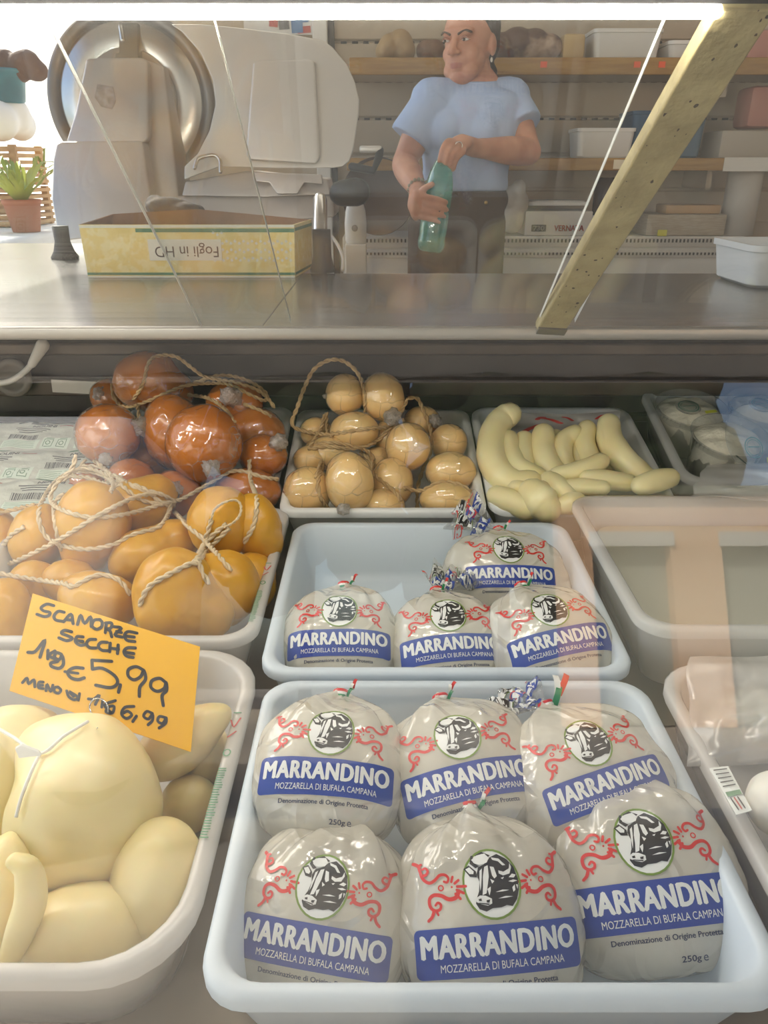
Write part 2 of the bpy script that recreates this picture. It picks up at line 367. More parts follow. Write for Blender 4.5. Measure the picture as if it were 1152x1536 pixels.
# canopy with the light tube at the top of the panes
obj('canopy', box((.2, .49, 1.279), (3.56, .28, .048), r=.003), mat('canopy_brown', C8(26, 20, 18), .7, spec=.1), case, smooth=False)
t0, t1 = P(-2600, 20, .556), P(1074, 17, .556)
lt = obj('light_tube', M().tube([t0, t1], .0050, seg=12), lampmat, case)
obj('tube_rail', box((.2, .672, 1.290), (3.56, .05, .012)), mat('rail_white', C8(240, 238, 230), .4), case, smooth=False)
# front glass leaning back 18 degrees
GY = lambda z: .17 + (z - .70) * math.tan(R(18))
fn = Vector((0, -math.cos(R(18)), math.sin(R(18))))
g = M().prism([Vector((-1.58, GY(.655), .655)), Vector((1.98, GY(.655), .655)), Vector((1.98, GY(1.285), 1.285)), Vector((-1.58, GY(1.285), 1.285))], fn * .006)
obj('front_glass', g, glassm, case, smooth=False)
# ------------------------------------------------------------------ trays
tray_blue = mat('tray_plastic_cool_white', C8(206, 216, 224), .38, sss=0, bump=.02)
tray_white = mat('tray_plastic_white', C8(234, 234, 230), .38)
tray_milky = film('tray_plastic_milky', C8(236, 232, 226), .86, .22, .12, 20, transl=.3)
tray_clear = film('tray_plastic_clear', C8(238, 236, 230), .74, .14, .15, 14, transl=.3)
def fit(c):
    """a true rectangle (centre, yaw, width, length, tilt) through four rim corners: front left, front right, back right, back left"""
    c = [Vector(p) for p in c]; o = sum(c, Vector()) / 4
    u = ((c[1] - c[0]) + (c[2] - c[3])) / 2; v = ((c[3] - c[0]) + (c[2] - c[1])) / 2; w, l = u.length, v.length
    u.normalize(); v = (v - u * v.dot(u)).normalized(); return o, u, v, w, l
TRAY = {}
def tray(key, corners, dep, m, label, cr=.03, taper=.018, rimw=.010, n=None):
    o, u, v, w, l = fit(corners); nz = u.cross(v)
    prof = [(0, -.011), (0, -.003), (.0025, 0), (rimw, 0), (rimw + .003, -.003), (rimw + taper * .8, -dep + .014), (rimw + taper, -dep + .006), (rimw + taper + .01, -dep)]
    outp = [(0, -.011), (rimw - .004, -.011), (rimw + taper * .7, -dep + .006), (rimw + taper + .004, -dep - .004)]
    def ring(ins, z): return [o + u * x + v * y + nz * z for x, y in rrect(w - 2 * ins, l - 2 * ins, max(cr - ins * .35, .008))]
    g = M(); K = 28
    for prf, flip in ((prof, 0), (outp, 1)):
        vs = []; fs = []
        for p in prf: vs += ring(*p)
        for i in range(len(prf) - 1):
            for k in range(K):
                q = (i * K + k, i * K + (k + 1) % K, (i + 1) * K + (k + 1) % K, (i + 1) * K + k); fs.append(q if not flip else q[::-1])
        cap = tuple((len(prf) - 1) * K + k for k in range(K)); fs.append(cap if not flip else cap[::-1]); g.add(vs, fs)
    t = thing('display_tray', label, 'tray', o - nz * (dep + .004), 'cheese trays in the display counter')
    b = obj('tray_body', g, m, t, auto=50)
    TRAY[key] = (o, u, v, nz, w, l, dep, t); return t
zr = .70
def rim(px, py, z=zr): return PZ(px, py, z)
tray('front', [(-.114, .287, zr), (.250, .287, zr), (.250, .597, zr), (-.114, .597, zr)], .075, tray_blue, 'cool white tray with six bagged mozzarellas in two rows, nearest the customer')
tray('second', [(-.124, .606, zr), (.250, .606, zr), (.250, .946, zr + .004), (-.124, .946, zr + .004)], .078, tray_blue, 'cool white tray with four bagged mozzarellas, empty at its back left corner')
tray('balls', [(-.148, .982, .703), (.150, .982, .703), (.148, 1.292, .762), (-.156, 1.292, .762)], .085, tray_white, 'white tray heaped with small pale film-wrapped scamorza balls', cr=.022)
tray('sticks', [(.160, .985, .703), (.445, .985, .703), (.415, 1.292, .766), (.146, 1.292, .766)], .075, tray_white, 'white tray holding finger-shaped cheese sticks')
tray('smoked', [(-.452, 1.022, .705), (-.165, 1.022, .705), (-.160, 1.300, .764), (-.446, 1.300, .764)], .075, tray_white, 'white tray under the brown smoked scamorza pile', cr=.022)
tray('yellow', [(-.510, .662, zr), (-.136, .662, zr), (-.136, 1.008, zr), (-.510, 1.008, zr)], .08, tray_milky, 'milky tray of yellow dried scamorze behind the price card', cr=.035)
tray('pale', [(-.492, .300, zr), (-.1175, .300, zr), (-.131, .648, zr), (-.506, .648, zr)], .085, tray_milky, 'milky tray of big pale fresh cheeses at the front', cr=.06)
tray('whey', [(.257, .637, .73), (.66, .637, .73), (.66, .980, .73), (.262, .980, .73)], .09, tray_clear, 'clear tray filled with cloudy whey beside the bagged mozzarellas', cr=.035)
tray('cups', [(.474, 1.050, .722), (.86, 1.050, .722), (.83, 1.305, .795), (.430, 1.305, .795)], .085, tray_clear, 'clear tray holding tubs of soft cheese in the back corner', cr=.03)
tray('loose', [(.266, .290, zr), (.64, .290, zr), (.64, .625, zr), (.268, .625, zr)], .085, tray_milky, 'milky tray under the crumpled plastic bag, beside the front mozzarella bags', cr=.05)
# narrow printed stickers along the outer rims
# ------------------------------------------------------------------ flat printing: letters, ornaments, handwriting
_tc = {}
def text2d(body, bold=0.0, spacing=1.0):
    k = (body, bold, spacing)
    if k not in _tc:
        c = bpy.data.curves.new('t', 'FONT'); c.body = body; c.offset = bold; c.space_character = spacing; c.resolution_u = 3; c.align_x = 'CENTER'
        o = bpy.data.objects.new('t', c); COL.objects.link(o); dg = bpy.context.evaluated_depsgraph_get()
        me = bpy.data.meshes.new_from_object(o.evaluated_get(dg)); a = np.array([v.co[:2] for v in me.vertices]); fs = [tuple(p.vertices) for p in me.polygons]
        mn, mx = a.min(0), a.max(0); a = (a - (mn + mx) / 2) / (mx - mn); _tc[k] = (a, fs, (mx - mn))
        bpy.data.objects.remove(o); bpy.data.curves.remove(c); bpy.data.meshes.remove(me)
    return _tc[k]
class Flat:
    """2-D printed layers: polygons with a material index and a layer number"""
    def __init__(s): s.v = []; s.f = []; s.m = []; s.l = []
    def poly(s, pts, mi, lay):
        o = len(s.v); s.v += [tuple(p) for p in pts]; s.l += [lay] * len(pts); s.f.append(tuple(range(o, o + len(pts)))); s.m.append(mi)
    def text(s, body, cx, cy, w, h, mi, lay, bold=0, rot=0, spacing=1.0):
        if bold:
            b = bold * h
            for dx, dy in ((-b, 0), (b, 0), (0, b * .6), (0, -b * .6)): s.text(body, cx + dx, cy + dy, w, h, mi, lay, 0, rot, spacing)
            return
        a, fs, _ = text2d(body, 0, spacing); o = len(s.v); c, q = math.cos(rot), math.sin(rot)
        for x, y in a: X, Y = x * w, y * h; s.v.append((cx + X * c - Y * q, cy + X * q + Y * c)); s.l.append(lay)
        for f in fs: s.f.append(tuple(i + o for i in f)); s.m.append(mi)
    def disc(s, cx, cy, rx, ry, mi, lay, n=28): s.poly([(cx + rx * math.cos(2 * math.pi * k / n), cy + ry * math.sin(2 * math.pi * k / n)) for k in range(n)], mi, lay)
    def ring(s, cx, cy, rx, ry, t, mi, lay, n=28):
        for k in range(n):
            a, b = 2 * math.pi * k / n, 2 * math.pi * (k + 1) / n
            s.poly([(cx + (rx - t) * math.cos(a), cy + (ry - t) * math.sin(a)), (cx + rx * math.cos(a), cy + ry * math.sin(a)), (cx + rx * math.cos(b), cy + ry * math.sin(b)), (cx + (rx - t) * math.cos(b), cy + (ry - t) * math.sin(b))], mi, lay)
    def stroke(s, pts, w, mi, lay, smooth=3, w1=None, round_=True):
        p = [Vector((x, y, 0)) for x, y in pts]
        if smooth > 1 and len(p) > 2: p = crom(p, smooth)
        n = len(p); L = []; Rr = []
        for i in range(n):
            t = (p[min(i + 1, n - 1)] - p[max(i - 1, 0)]).normalized(); q = Vector((-t.y, t.x, 0)); ww = w if w1 is None else w + (w1 - w) * i / (n - 1)
            L.append(p[i] + q * ww / 2); Rr.append(p[i] - q * ww / 2)
        for i in range(n - 1): s.poly([L[i][:2], Rr[i][:2], Rr[i + 1][:2], L[i + 1][:2]], mi, lay)
        if round_:
            s.disc(p[0].x, p[0].y, w / 2, w / 2, mi, lay, 8); s.disc(p[-1].x, p[-1].y, (w1 or w) / 2, (w1 or w) / 2, mi, lay, 8)
    def cut(s, step):
        """subdivide along a grid so that it can follow a curved surface"""
        bm = bmesh.new(); ml = bm.verts.layers.int.new('l'); vs = []
        for (x, y), l in zip(s.v, s.l): b = bm.verts.new((x, y, 0)); b[ml] = l; vs.append(b)
        for f, m in zip(s.f, s.m):
            try: q = bm.faces.new([vs[i] for i in f]); q.material_index = m
            except ValueError: pass
        bmesh.ops.triangulate(bm, faces=bm.faces[:])
        a = np.array(s.v); lo, hi = a.min(0), a.max(0)
        for ax in (0, 1):
            x = lo[ax] + step
            while x < hi[ax]:
                co = [0, 0, 0]; no = [0, 0, 0]; co[ax] = x; no[ax] = 1
                bmesh.ops.bisect_plane(bm, geom=bm.verts[:] + bm.edges[:] + bm.faces[:], plane_co=co, plane_no=no, dist=1e-7); x += step
        bm.verts.index_update(); r = Flat(); r.v = [v.co[:2] for v in bm.verts]; 
        lay = [v[ml] for v in bm.verts]
        r.f = [tuple(v.index for v in f.verts) for f in bm.faces]; r.m = [f.material_index for f in bm.faces]
        for f in bm.faces:
            mx = max(v[ml] for v in f.verts)
            for v in f.verts: lay[v.index] = max(lay[v.index], mx)
        r.l = lay; bm.free(); return r
    def onto(s, fn, off=.00035, base=.0003):
        """fn(x, y) -> (point, normal) or None"""
        g = M(); idx = {}
        hit = [fn(x, y) for x, y in s.v]
        for i, h in enumerate(hit):
            if h is not None: idx[i] = len(g.v); g.v.append(tuple(h[0] + h[1] * (base + off * s.l[i])))
        for f, m in zip(s.f, s.m):
            if all(i in idx for i in f): g.f.append(tuple(idx[i] for i in f)); g.m.append(m)
        return g
    def plane(s, o, u, v, n, off=.00025, base=.0002): return s.onto(lambda x, y: (o + u * x + v * y, n), off, base)

INK = [mat('print_blue', C8(40, 66, 150), .35), mat('print_white', C8(232, 232, 228), .4), mat('print_red', C8(206, 52, 46), .4), mat('print_black', C8(30, 26, 24), .4),
       mat('print_green', C8(110, 136, 48), .4), mat('print_grey_blue', C8(56, 62, 90), .5)]
def cow(F_, cx, cy, rx, ry, lay=2):
    N = lambda pts: [(cx + (x - 590) / 150 * rx, cy - (y - 320) / 150 * ry) for x, y in pts]
    F_.disc(cx, cy, rx * 1.0, ry * 1.0, 1, lay - 1); F_.ring(cx, cy, rx * 1.04, ry * 1.04, rx * .075, 4, lay)
    K = lambda pts, l=0: F_.poly(N(pts), 3, lay + 1 + l); Wt = lambda pts, l=0: F_.poly(N(pts), 1, lay + 3 + l)
    K([(600, 205), (640, 192), (690, 220), (720, 255), (733, 310), (728, 355), (710, 395), (680, 424), (650, 418), (620, 425), (575, 425), (540, 437), (505, 425), (490, 400), (500, 375), (515, 350), (525, 310), (516, 275), (530, 245), (560, 235), (590, 215)])
    K([(452, 247), (482, 232), (515, 262), (516, 288), (480, 284)]); K([(488, 225), (500, 190), (512, 192), (506, 222), (535, 240), (515, 248)])
    K([(520, 190), (560, 176), (604, 196), (590, 204), (560, 186), (528, 198)])
    Wt([(462, 250), (484, 242), (504, 262), (500, 274), (480, 272)]); Wt([(500, 210), (530, 192), (575, 186), (594, 206), (580, 228), (540, 236), (512, 226)])
    Wt([(562, 246), (582, 240), (578, 290), (564, 330), (552, 362), (530, 368), (540, 330), (546, 290)]); Wt([(592, 246), (612, 250), (622, 290), (606, 300), (596, 285)])
    Wt([(534, 262), (548, 252), (540, 292), (530, 330), (522, 350), (526, 306)])
    Wt([(497, 377), (516, 368), (545, 371), (576, 386), (574, 406), (550, 414), (515, 404), (494, 394)])
    for p in ([(505, 384), (521, 381), (522, 392), (508, 392)], [(546, 391), (566, 389), (560, 402), (546, 400)], [(506, 398), (560, 406), (556, 411), (508, 402)]): F_.poly(N(p), 3, lay + 5)
    Wt([(634, 266), (660, 274), (692, 262), (700, 238), (706, 258), (692, 284), (656, 290), (634, 280)]); Wt([(606, 206), (646, 214), (676, 246), (660, 246), (640, 226), (612, 218)])
    Wt([(640, 300), (660, 296), (650, 306)]); Wt([(684, 300), (704, 286), (724, 292), (712, 304)]); Wt([(678, 318), (706, 312), (728, 318), (702, 324)]); Wt([(694, 346), (710, 334), (708, 358), (696, 366)]); Wt([(716, 334), (726, 336), (720, 356)])
    Wt([(560, 344), (580, 334), (576, 352), (566, 372)]); Wt([(600, 360), (640, 352), (676, 356), (640, 360)]); Wt([(610, 388), (650, 380), (690, 384), (650, 388)]); Wt([(584, 300), (604, 312), (590, 322)])
def ornament(F_, cx, cy, s, side, lay=2):
    N = lambda pts: [(cx + side * ((x - 345) / 150 * s), cy - (y - 305) / 150 * s) for x, y in pts]
    S = lambda pts, w=13, w1=None: F_.stroke(N(pts), w * 1.35 / 150 * s, 2, lay, 4, (w1 or w) * 1.3 / 150 * s)
    S([(458, 184), (438, 196), (432, 222), (424, 252), (398, 272), (370, 262), (348, 244), (322, 244), (308, 260), (316, 276), (330, 272)], 12, 8); S([(428, 240), (408, 236), (398, 222), (408, 208), (420, 212)], 10, 7); S([(438, 196), (424, 190)], 8)
    S([(268, 318), (282, 342), (316, 348), (350, 330), (384, 326), (404, 342), (404, 372), (386, 390), (362, 386), (356, 368), (368, 358), (380, 368)], 14, 8); S([(388, 388), (400, 414), (418, 430)], 11, 10); S([(376, 398), (372, 408)], 8)
    F_.ring(*N([(347, 298)])[0], 14 / 150 * s, 14 / 150 * s, 6 / 150 * s, 2, lay, 14); F_.disc(*N([(297, 298)])[0], 5 / 150 * s, 5 / 150 * s, 2, lay, 8)
    for a, b in (((232, 300), (272, 298)), ((246, 328), (276, 312)), ((262, 272), (282, 284)), ((264, 350), (284, 328)), ((288, 256), (296, 276))): S([a, b], 9)
LAB = Flat()
def banner(F_, cx, cy, w, h, lay, sub=True):
    F_.poly([(cx + x, cy + y) for x, y in rrect(w, h, h * .12, 3)], 0, lay)
    if sub: F_.text('MARRANDINO', cx, cy + h * .14, w * .92, h * .46, 1, lay + 2, bold=.06, spacing=1.08); F_.text('MOZZARELLA DI BUFALA CAMPANA', cx + w * .01, cy - h * .29, w * .74, h * .155, 1, lay + 2)
    else: F_.text('MARRANDINO', cx, cy, w * .9, h * .6, 1, lay + 2, bold=.06)
banner(LAB, 0, -.018, .104, .0275, 1)
LAB.text('Denominazione di Origine Protetta', 0, -.0365, .068, .0040, 5, 2, bold=.03)
LAB.text('250g', .012, -.0485, .012, .0042, 5, 2, bold=.03); LAB.text('e', .021, -.0485, .003, .0032, 5, 2)
cow(LAB, 0, .0185, .0180, .0198)
for sd in (-1, 1): ornament(LAB, sd * .0322, .0175, .0205, sd)
LABC = LAB.cut(.006)
FLP = Flat(); cow(FLP, 0, .016, .010, .011); banner(FLP, 0, -.004, .05, .013, 1, False)
for sd in (-1, 1): ornament(FLP, sd * .018, .016, .011, sd)
FLPC = FLP.cut(.004)
# ------------------------------------------------------------------ bagged mozzarellas
bag_film = film('bag_film', C8(242, 236, 220), .62, .09, .6, 45, crease=15, transl=.2, gloss_extra=.025, crisp=.4)
flap_film = film('flap_film', C8(216, 216, 212), .30, .08, .5, 45, crease=30, transl=.35, gloss_extra=.05)
moz = mat('mozzarella', C8(240, 236, 224), .35, sss=.25, sssr=(.02, .016, .012))
tie_m = [mat('tie_green', C8(28, 128, 74), .35), mat('tie_white', C8(240, 238, 232), .35), mat('tie_red', C8(214, 44, 40), .35)]
BPROF = [(-.0585, .016, .010), (-.0565, .034, .020), (-.051, .046, .028), (-.042, .0550, .034), (-.026, .0605, .038), (-.008, .0625, .0395), (.010, .0610, .038), (.026, .0580, .035), (.040, .0515, .030), (.051, .0420, .024), (.059, .030, .017), (.0645, .017, .011), (.0675, .0085, .007), (.072, .0055, .0055)]
BAGV = []
def bag(i, ctr, roll, elev, yaw, sc, label, sx=1.0, flap=None, tie=True, sag=0.0, flap_print=True):
    """ctr: world point of the banner's middle on the film"""
    rng = random.Random(100 + i)
    n = Vector((math.sin(yaw) * math.cos(elev), -math.cos(yaw) * math.cos(elev), math.sin(elev)))
    u = Vector((0, 0, 1)).cross(n).normalized(); v = n.cross(u)
    u, v = u * math.cos(roll) + v * math.sin(roll), v * math.cos(roll) - u * math.sin(roll)
    ys = [p[0] for p in BPROF]; NU, NV = 96, 60; tt = np.linspace(0, 1, NV) ; tt = .5 - .5 * np.cos(np.pi * tt) * (1 - .25 * np.sin(np.pi * tt) ** 2)
    idx = np.linspace(0, len(BPROF) - 1, NV); W_ = np.interp(idx, range(len(BPROF)), [p[1] for p in BPROF]); T_ = np.interp(idx, range(len(BPROF)), [p[2] for p in BPROF]); Y_ = np.interp(idx, range(len(BPROF)), ys)
    ker = np.array([.25, .5, .25])
    for _ in range(3):
        W_[1:-1] = np.convolve(W_, ker, 'valid'); T_[1:-1] = np.convolve(T_, ker, 'valid'); Y_[1:-1] = np.convolve(Y_, ker, 'valid')
    ph = [rng.uniform(0, 6.28) for _ in range(6)]; kx = rng.uniform(-.004, .004); seed = rng.uniform(0, 50)
    loc = np.zeros((NV, NU, 3))
    for j in range(NV):
        top = max(0, min(1, (Y_[j] - .020) / .042)); low = max(0, min(1, (-.035 - Y_[j]) / .02))
        for k in range(NU):
            a = 2 * math.pi * k / NU; c, s = math.cos(a), math.sin(a); e = .86
            X = math.copysign(abs(c) ** e, c); Z = math.copysign(abs(s) ** e, s)
            pl = 1 + top * (.085 * math.sin(7 * a + ph[0]) + .06 * math.sin(12 * a + ph[1]) + .04 * math.sin(19 * a + ph[2])) + low * .03 * math.sin(5 * a + ph[3])
            nz = noise.noise(Vector((c * 1.3 + seed, Y_[j] * 26, s * 1.3))) * .06 + noise.noise(Vector((c * 4 + seed, Y_[j] * 60, s * 4))) * .022 * (1 + 1.5 * top) + (abs(noise.noise(Vector((c * 3 + seed, Y_[j] * 34 + 9, s * 3)))) - .2) * .05 * (.25 + top)
            loc[j, k] = (W_[j] * X * pl * (1 + nz) + kx * top, Y_[j] + .003 * top * math.sin(3 * a + ph[4]), T_[j] * Z * pl * (1 + nz) - top * top * .010)
    loc[:, :, 0] *= sx; front = .0395; bc = Vector((0, -.018, front))
    def w(p): return ctr + (u * (p[0] - bc.x) + v * (p[1] - bc.y) + n * (p[2] - bc.z)) * sc
    g = M(); vs = [w(loc[j, k]) for j in range(NV) for k in range(NU)]
    fs = [(j * NU + k, j * NU + (k + 1) % NU, (j + 1) * NU + (k + 1) % NU, (j + 1) * NU + k) for j in range(NV - 1) for k in range(NU)]
    fs += [tuple(range(NU))[::-1], tuple((NV - 1) * NU + k for k in range(NU))]; fs = [f[::-1] for f in fs]
    # the mouth ends up facing outwards whichever way the frame turns
    g.add(vs, fs); base = w((0, -.02, -.03))
    t = thing('mozzarella_bag', label, 'bagged mozzarella', base, 'bagged buffalo mozzarellas')
    b = obj('bag', g, bag_film, t); bm = bmesh.new(); bm.from_mesh(b.data); bmesh.ops.recalc_face_normals(bm, faces=bm.faces[:]); bm.to_mesh(b.data); bm.free(); b.data.polygons.foreach_set('use_smooth', [True] * len(b.data.polygons))
    ball = M(); bv, bf = ICO(4); ball.add([w((x * .051 * sx, -.010 + y * .042, -.001 + z * .031)) for x, y, z in bv], bf); obj('mozzarella', ball, moz, t)
    bvh = BVHTree.FromPolygons([tuple(x) for x in vs], fs)
    def proj(x, y):
        h = bvh.ray_cast(w((x, y, .08)), -n)
        if h[0] is None: return None
        q = h[1] if h[1].dot(n) > 0 else -h[1]
        return (h[0], q) if q.dot(n) > .12 else None
    obj('label', LABC.onto(proj, .00016, .0004), INK, t)
    if flap:
        fa, fl, fb, sp = flap                     # direction in the bag plane (deg), length, backward lean, half spread (deg)
        NA, NR = 40, 14; gv = []; c0 = Vector((kx, .068, -.010))
        for r_ in range(NR):
            for a_ in range(NA):
                s_ = -1 + 2 * a_ / (NA - 1); an = R(fa) + R(sp) * s_; rr = fl * (r_ / (NR - 1)) ** .9; wv = (r_ / (NR - 1))
                rf = wv * .010 * math.sin(s_ * 11 + ph[5]) + wv * .005 * math.sin(s_ * 23 + ph[2]) + wv * .004 * noise.noise(Vector((s_ * 5, r_ * .5, seed)))
                d = Vector((math.cos(an), math.sin(an) * math.cos(fb), -math.sin(an) * math.sin(fb) if True else 0))
                q = Vector((0, math.sin(fb), math.cos(fb))); x = c0 + d * (rr * (1 + .1 * math.sin(s_ * 9 + ph[1])) + .004) + q * rf
                gv.append(w(x))
        gf = [(r_ * NA + a_, r_ * NA + a_ + 1, (r_ + 1) * NA + a_ + 1, (r_ + 1) * NA + a_) for r_ in range(NR - 1) for a_ in range(NA - 1)]
        fl_o = obj('gathered_film', M().add(gv, gf), flap_film, t)
        if flap_print:
            bv2 = BVHTree.FromPolygons([tuple(x) for x in gv], gf); an = R(fa); D = Vector((math.cos(an), math.sin(an) * math.cos(fb), -math.sin(an) * math.sin(fb))); q = Vector((0, math.sin(fb), math.cos(fb))); E = q.cross(D) * 1
            qw = (u * q.x + v * q.y + n * q.z)
            for off_, cr_ in ((.45, -.012), (.78, .014)):
                def pj(x, y):
                    o_ = c0 + D * (fl * off_ + y * 1.0) + E * -(x + cr_) + q * .05
                    h = bv2.ray_cast(w(o_), -qw)
                    if h[0] is None: return None
                    k_ = h[1] if h[1].dot(qw) > 0 else -h[1]; return h[0], k_
                m_ = FLPC.onto(pj, .00016, .0004)
                if len(m_.f): obj('film_print', m_, INK, fl_o)
    if tie:
        g = M(); c0 = Vector((kx, .0695, -.010))
        for mi, z0 in ((0, -.0026), (1, 0), (2, .0026)):
            cc = c0 + Vector((0, z0, 0)); vs = []; 
            for k in range(20):
                a = 2 * math.pi * k / 20
                for rr, yy in ((.0070, -.0013), (.0074, 0), (.0070, .0013)): vs.append(w(cc + Vector((rr * math.cos(a), yy, rr * math.sin(a)))))
            g.add(vs, [(k * 3 + r_, ((k + 1) % 20) * 3 + r_, ((k + 1) % 20) * 3 + r_ + 1, k * 3 + r_ + 1) for k in range(20) for r_ in range(2)], mi)
            ta = rng.uniform(.6, 1.3)                                # free tail of the tie
            for q in range(5):
                pass
            e = [w(cc + Vector((.006 + (.020 if i == 5 else .008) * s_ * math.cos(ta), .002 + (.024 if i == 5 else .009) * s_ * math.sin(ta) + z0 * .5, .004 + .006 * math.sin(3 * s_)))) for s_ in np.linspace(0, 1, 8)]
            dd = (u * -math.sin(ta) + v * math.cos(ta)) * (.0028 if i == 5 else .0014) * sc
            g.add([x for p in e for x in (p - dd + u * mi * (.004 if i == 5 else .0022) * sc, p + dd + u * mi * (.004 if i == 5 else .0022) * sc)], [(2 * k, 2 * k + 1, 2 * k + 3, 2 * k + 2) for k in range(7)], mi)
        obj('tie', g, tie_m, t)
    return t
el = R(60)
BAGS = [
 # px, py of the banner, depth, roll, elev, yaw, scale, sx, flap, label
 (467, 1421, .500, -4, 52, -6, 1.00, 1.0, None, 'bagged mozzarella in the front left corner of the tray nearest the customer'),
 (752, 1424, .492, 3, 52, 2, 1.06, 1.0, None, 'middle bagged mozzarella of the front row, red and white tie sticking up at its top'),
 (992, 1356, .520, 14, 54, -10, 1.12, 1.0, (100, .030, R(20), 60), 'bagged mozzarella at the right of the front row, tilted, with 250g readable'),
 (488, 1164, .575, -6, 62, 2, 1.00, 1.0, None, 'bagged mozzarella at the left of the second row, its label sloping down to the right'),
 (706, 1170, .585, 12, 62, 0, 1.02, 1.0, None, 'middle bagged mozzarella of the second row, label sloping up to the right'),
 (916, 1178, .580, 11, 60, 8, .98, 1.14, (118, .055, R(50), 50), 'bagged mozzarella at the right of the second row, italian tricolour tie standing on top'),
 (508, 962, .790, -1, 58, 2, 1.05, 1.0, None, 'bagged mozzarella alone in the left of the four-bag tray, label level'),
 (680, 970, .785, 5, 58, 0, 1.05, 1.0, (60, .050, R(30), 42), 'middle front bagged mozzarella of the four-bag tray, film end leaning right'),
 (846, 961, .765, 10, 58, 4, 1.05, 1.0, None, 'right front bagged mozzarella of the four-bag tray, label rising to the right'),
 (768, 863, .905, -3, 56, 4, 1.05, 1.22, (150, .060, R(10), 40), 'bagged mozzarella at the back of the four-bag tray, printed film end spread to the left'),
]
for i, (px, py, d, ro, ev, yw, sc, sx, fl, lab) in enumerate(BAGS): bag(i, P(px, py, d), R(ro), R(ev), R(yw), sc, lab, sx, fl)
# ------------------------------------------------------------------ cheeses
def smin_sdf(p, els, k):
    """smooth union of ellipsoids (centre, radii, 3x3 world->local rotation)"""
    r = None
    for c, rad, T in els:
        q = (p - c) @ T.T; k0 = np.linalg.norm(q / rad, axis=1); k1 = np.linalg.norm(q / (rad * rad), axis=1) + 1e-9; d = k0 * (k0 - 1) / k1
        if r is None: r = d
        else:
            h = np.clip(.5 + .5 * (d - r) / k, 0, 1); r = d * (1 - h) + r * h - k * h * (1 - h)
    return r
def lump(els, k=.012, sub=5, bumpy=0, seed=0, ctr=None):
    """one smooth body shrunk onto the smooth union of some ellipsoids"""
    v, f = ICO(sub); E = []
    for e in els:
        T = np.array(e[2].to_3x3()).T if len(e) > 2 and e[2] is not None else np.eye(3); E.append((np.array(e[0]), np.array(e[1], float), T))
    c0 = np.array(ctr) if ctr is not None else np.mean([e[0] for e in E], axis=0)
    Rm = max(np.linalg.norm(e[0] - c0) + e[1].max() for e in E) * 1.05; t = np.full(len(v), Rm)
    for _ in range(60):
        d = smin_sdf(c0 + v * t[:, None], E, k); t = np.maximum(t - d * .8, Rm * .05)
    if bumpy:
        t = t * (1 + np.array([bumpy * noise.noise(Vector(x) * 2.1 + Vector((seed * 3.7, 0, 0))) + bumpy * .4 * noise.noise(Vector(x) * 5 + Vector((0, seed * 2.3, 0))) for x in v]))
    return M().add([tuple(x) for x in c0 + v * t[:, None]], f)
smoked = mat('smoked_rind', C8(206, 122, 26), .25, col2=C8(166, 84, 14), nscale=9, lo=.3, hi=.75, sss=.05, sssr=(.012, .005, .002), coat=.35, bump=.05)
golden = mat('golden_rind', C8(218, 166, 50), .32, col2=C8(198, 138, 34), nscale=10, lo=.3, hi=.75, sss=.2, sssr=(.014, .008, .003), coat=.12, bump=.06)
palec = mat('pale_fresh_cheese', C8(246, 230, 178), .36, col2=C8(238, 214, 150), nscale=7, lo=.3, hi=.75, sss=.3, sssr=(.018, .013, .007), coat=.1)
ivory = mat('ivory_cheese', C8(254, 216, 150), .30, col2=C8(246, 198, 122), nscale=12, sss=.25, sssr=(.014, .010, .005), coat=.25)
stickm = mat('stick_cheese', C8(250, 236, 184), .38, col2=C8(246, 226, 162), nscale=14, sss=.3, sssr=(.014, .010, .005), coat=.12)
wrapm = film('clinging_wrap', C8(236, 222, 206), .04, .05, .6, 30, crease=24, gloss_extra=.03, crisp=.7, edge_op=.55, edge_w=.045)
knotm = film('gathered_wrap', C8(246, 238, 228), .5, .10, .8, 90, crease=60, gloss_extra=.08)
CH = []          # world geometry of every cheese, for laying twine over it
def el_px(px, py, d, rx, ry, rz=None, ang=0):
    """an ellipsoid seen at that place with those half sizes (pixels), turned by ang degrees in the view"""
    c = P(px, py, d); k = d / F; fw = (c - Vector((0, 0, CAMZ))).normalized(); rt = Vector((1, 0, 0)); rt = (rt - fw * rt.dot(fw)).normalized(); up = rt.cross(fw)
    a = R(ang); u = rt * math.cos(a) + up * math.sin(a); w = up * math.cos(a) - rt * math.sin(a)
    T = Matrix((u, w, -fw)).transposed()
    return [c, (rx * k, ry * k, (rz if rz else (rx + ry) / 2 * .95) * k), T]
def wrap_knot(px, py, d, r, parent, seed):
    rng = random.Random(seed); c = P(px, py, d); g = M(); v, f = ICO(3)
    g.add([c + Vector(x) * r * d / F * (1 + .55 * noise.noise(Vector(x) * 2.6 + Vector((seed, 0, 0))) + .2 * noise.noise(Vector(x) * 7)) for x in v], f)
    obj('wrap_knot', g, knotm, parent)
def cheese(name, cat, label, group, els, m, k=.012, wrap=False, knots=(), bumpy=.03, seed=0, sub=5):
    E = [el_px(*e) for e in els]; g = lump(E, k, sub, bumpy, seed); a = np.array(g.v); loc = (a[:, 0].mean(), a[:, 1].mean(), a[:, 2].min())
    CH.append((g.v, g.f))
    if not wrap:
        o = obj(name, g, m, loc=loc); return tag(o, label, cat, group)
    t = thing(name, label, cat, loc, group); obj('cheese', g, m, t); c = a.mean(0)
    w = lump([(e[0], [r + .0012 for r in e[1]], e[2]) for e in E], k, sub, bumpy, seed)
    obj('plastic_wrap', w, wrapm, t)
    for i, (px, py, dd, r) in enumerate(knots): wrap_knot(px, py, dd, r, t, seed * 7 + i)
    return t
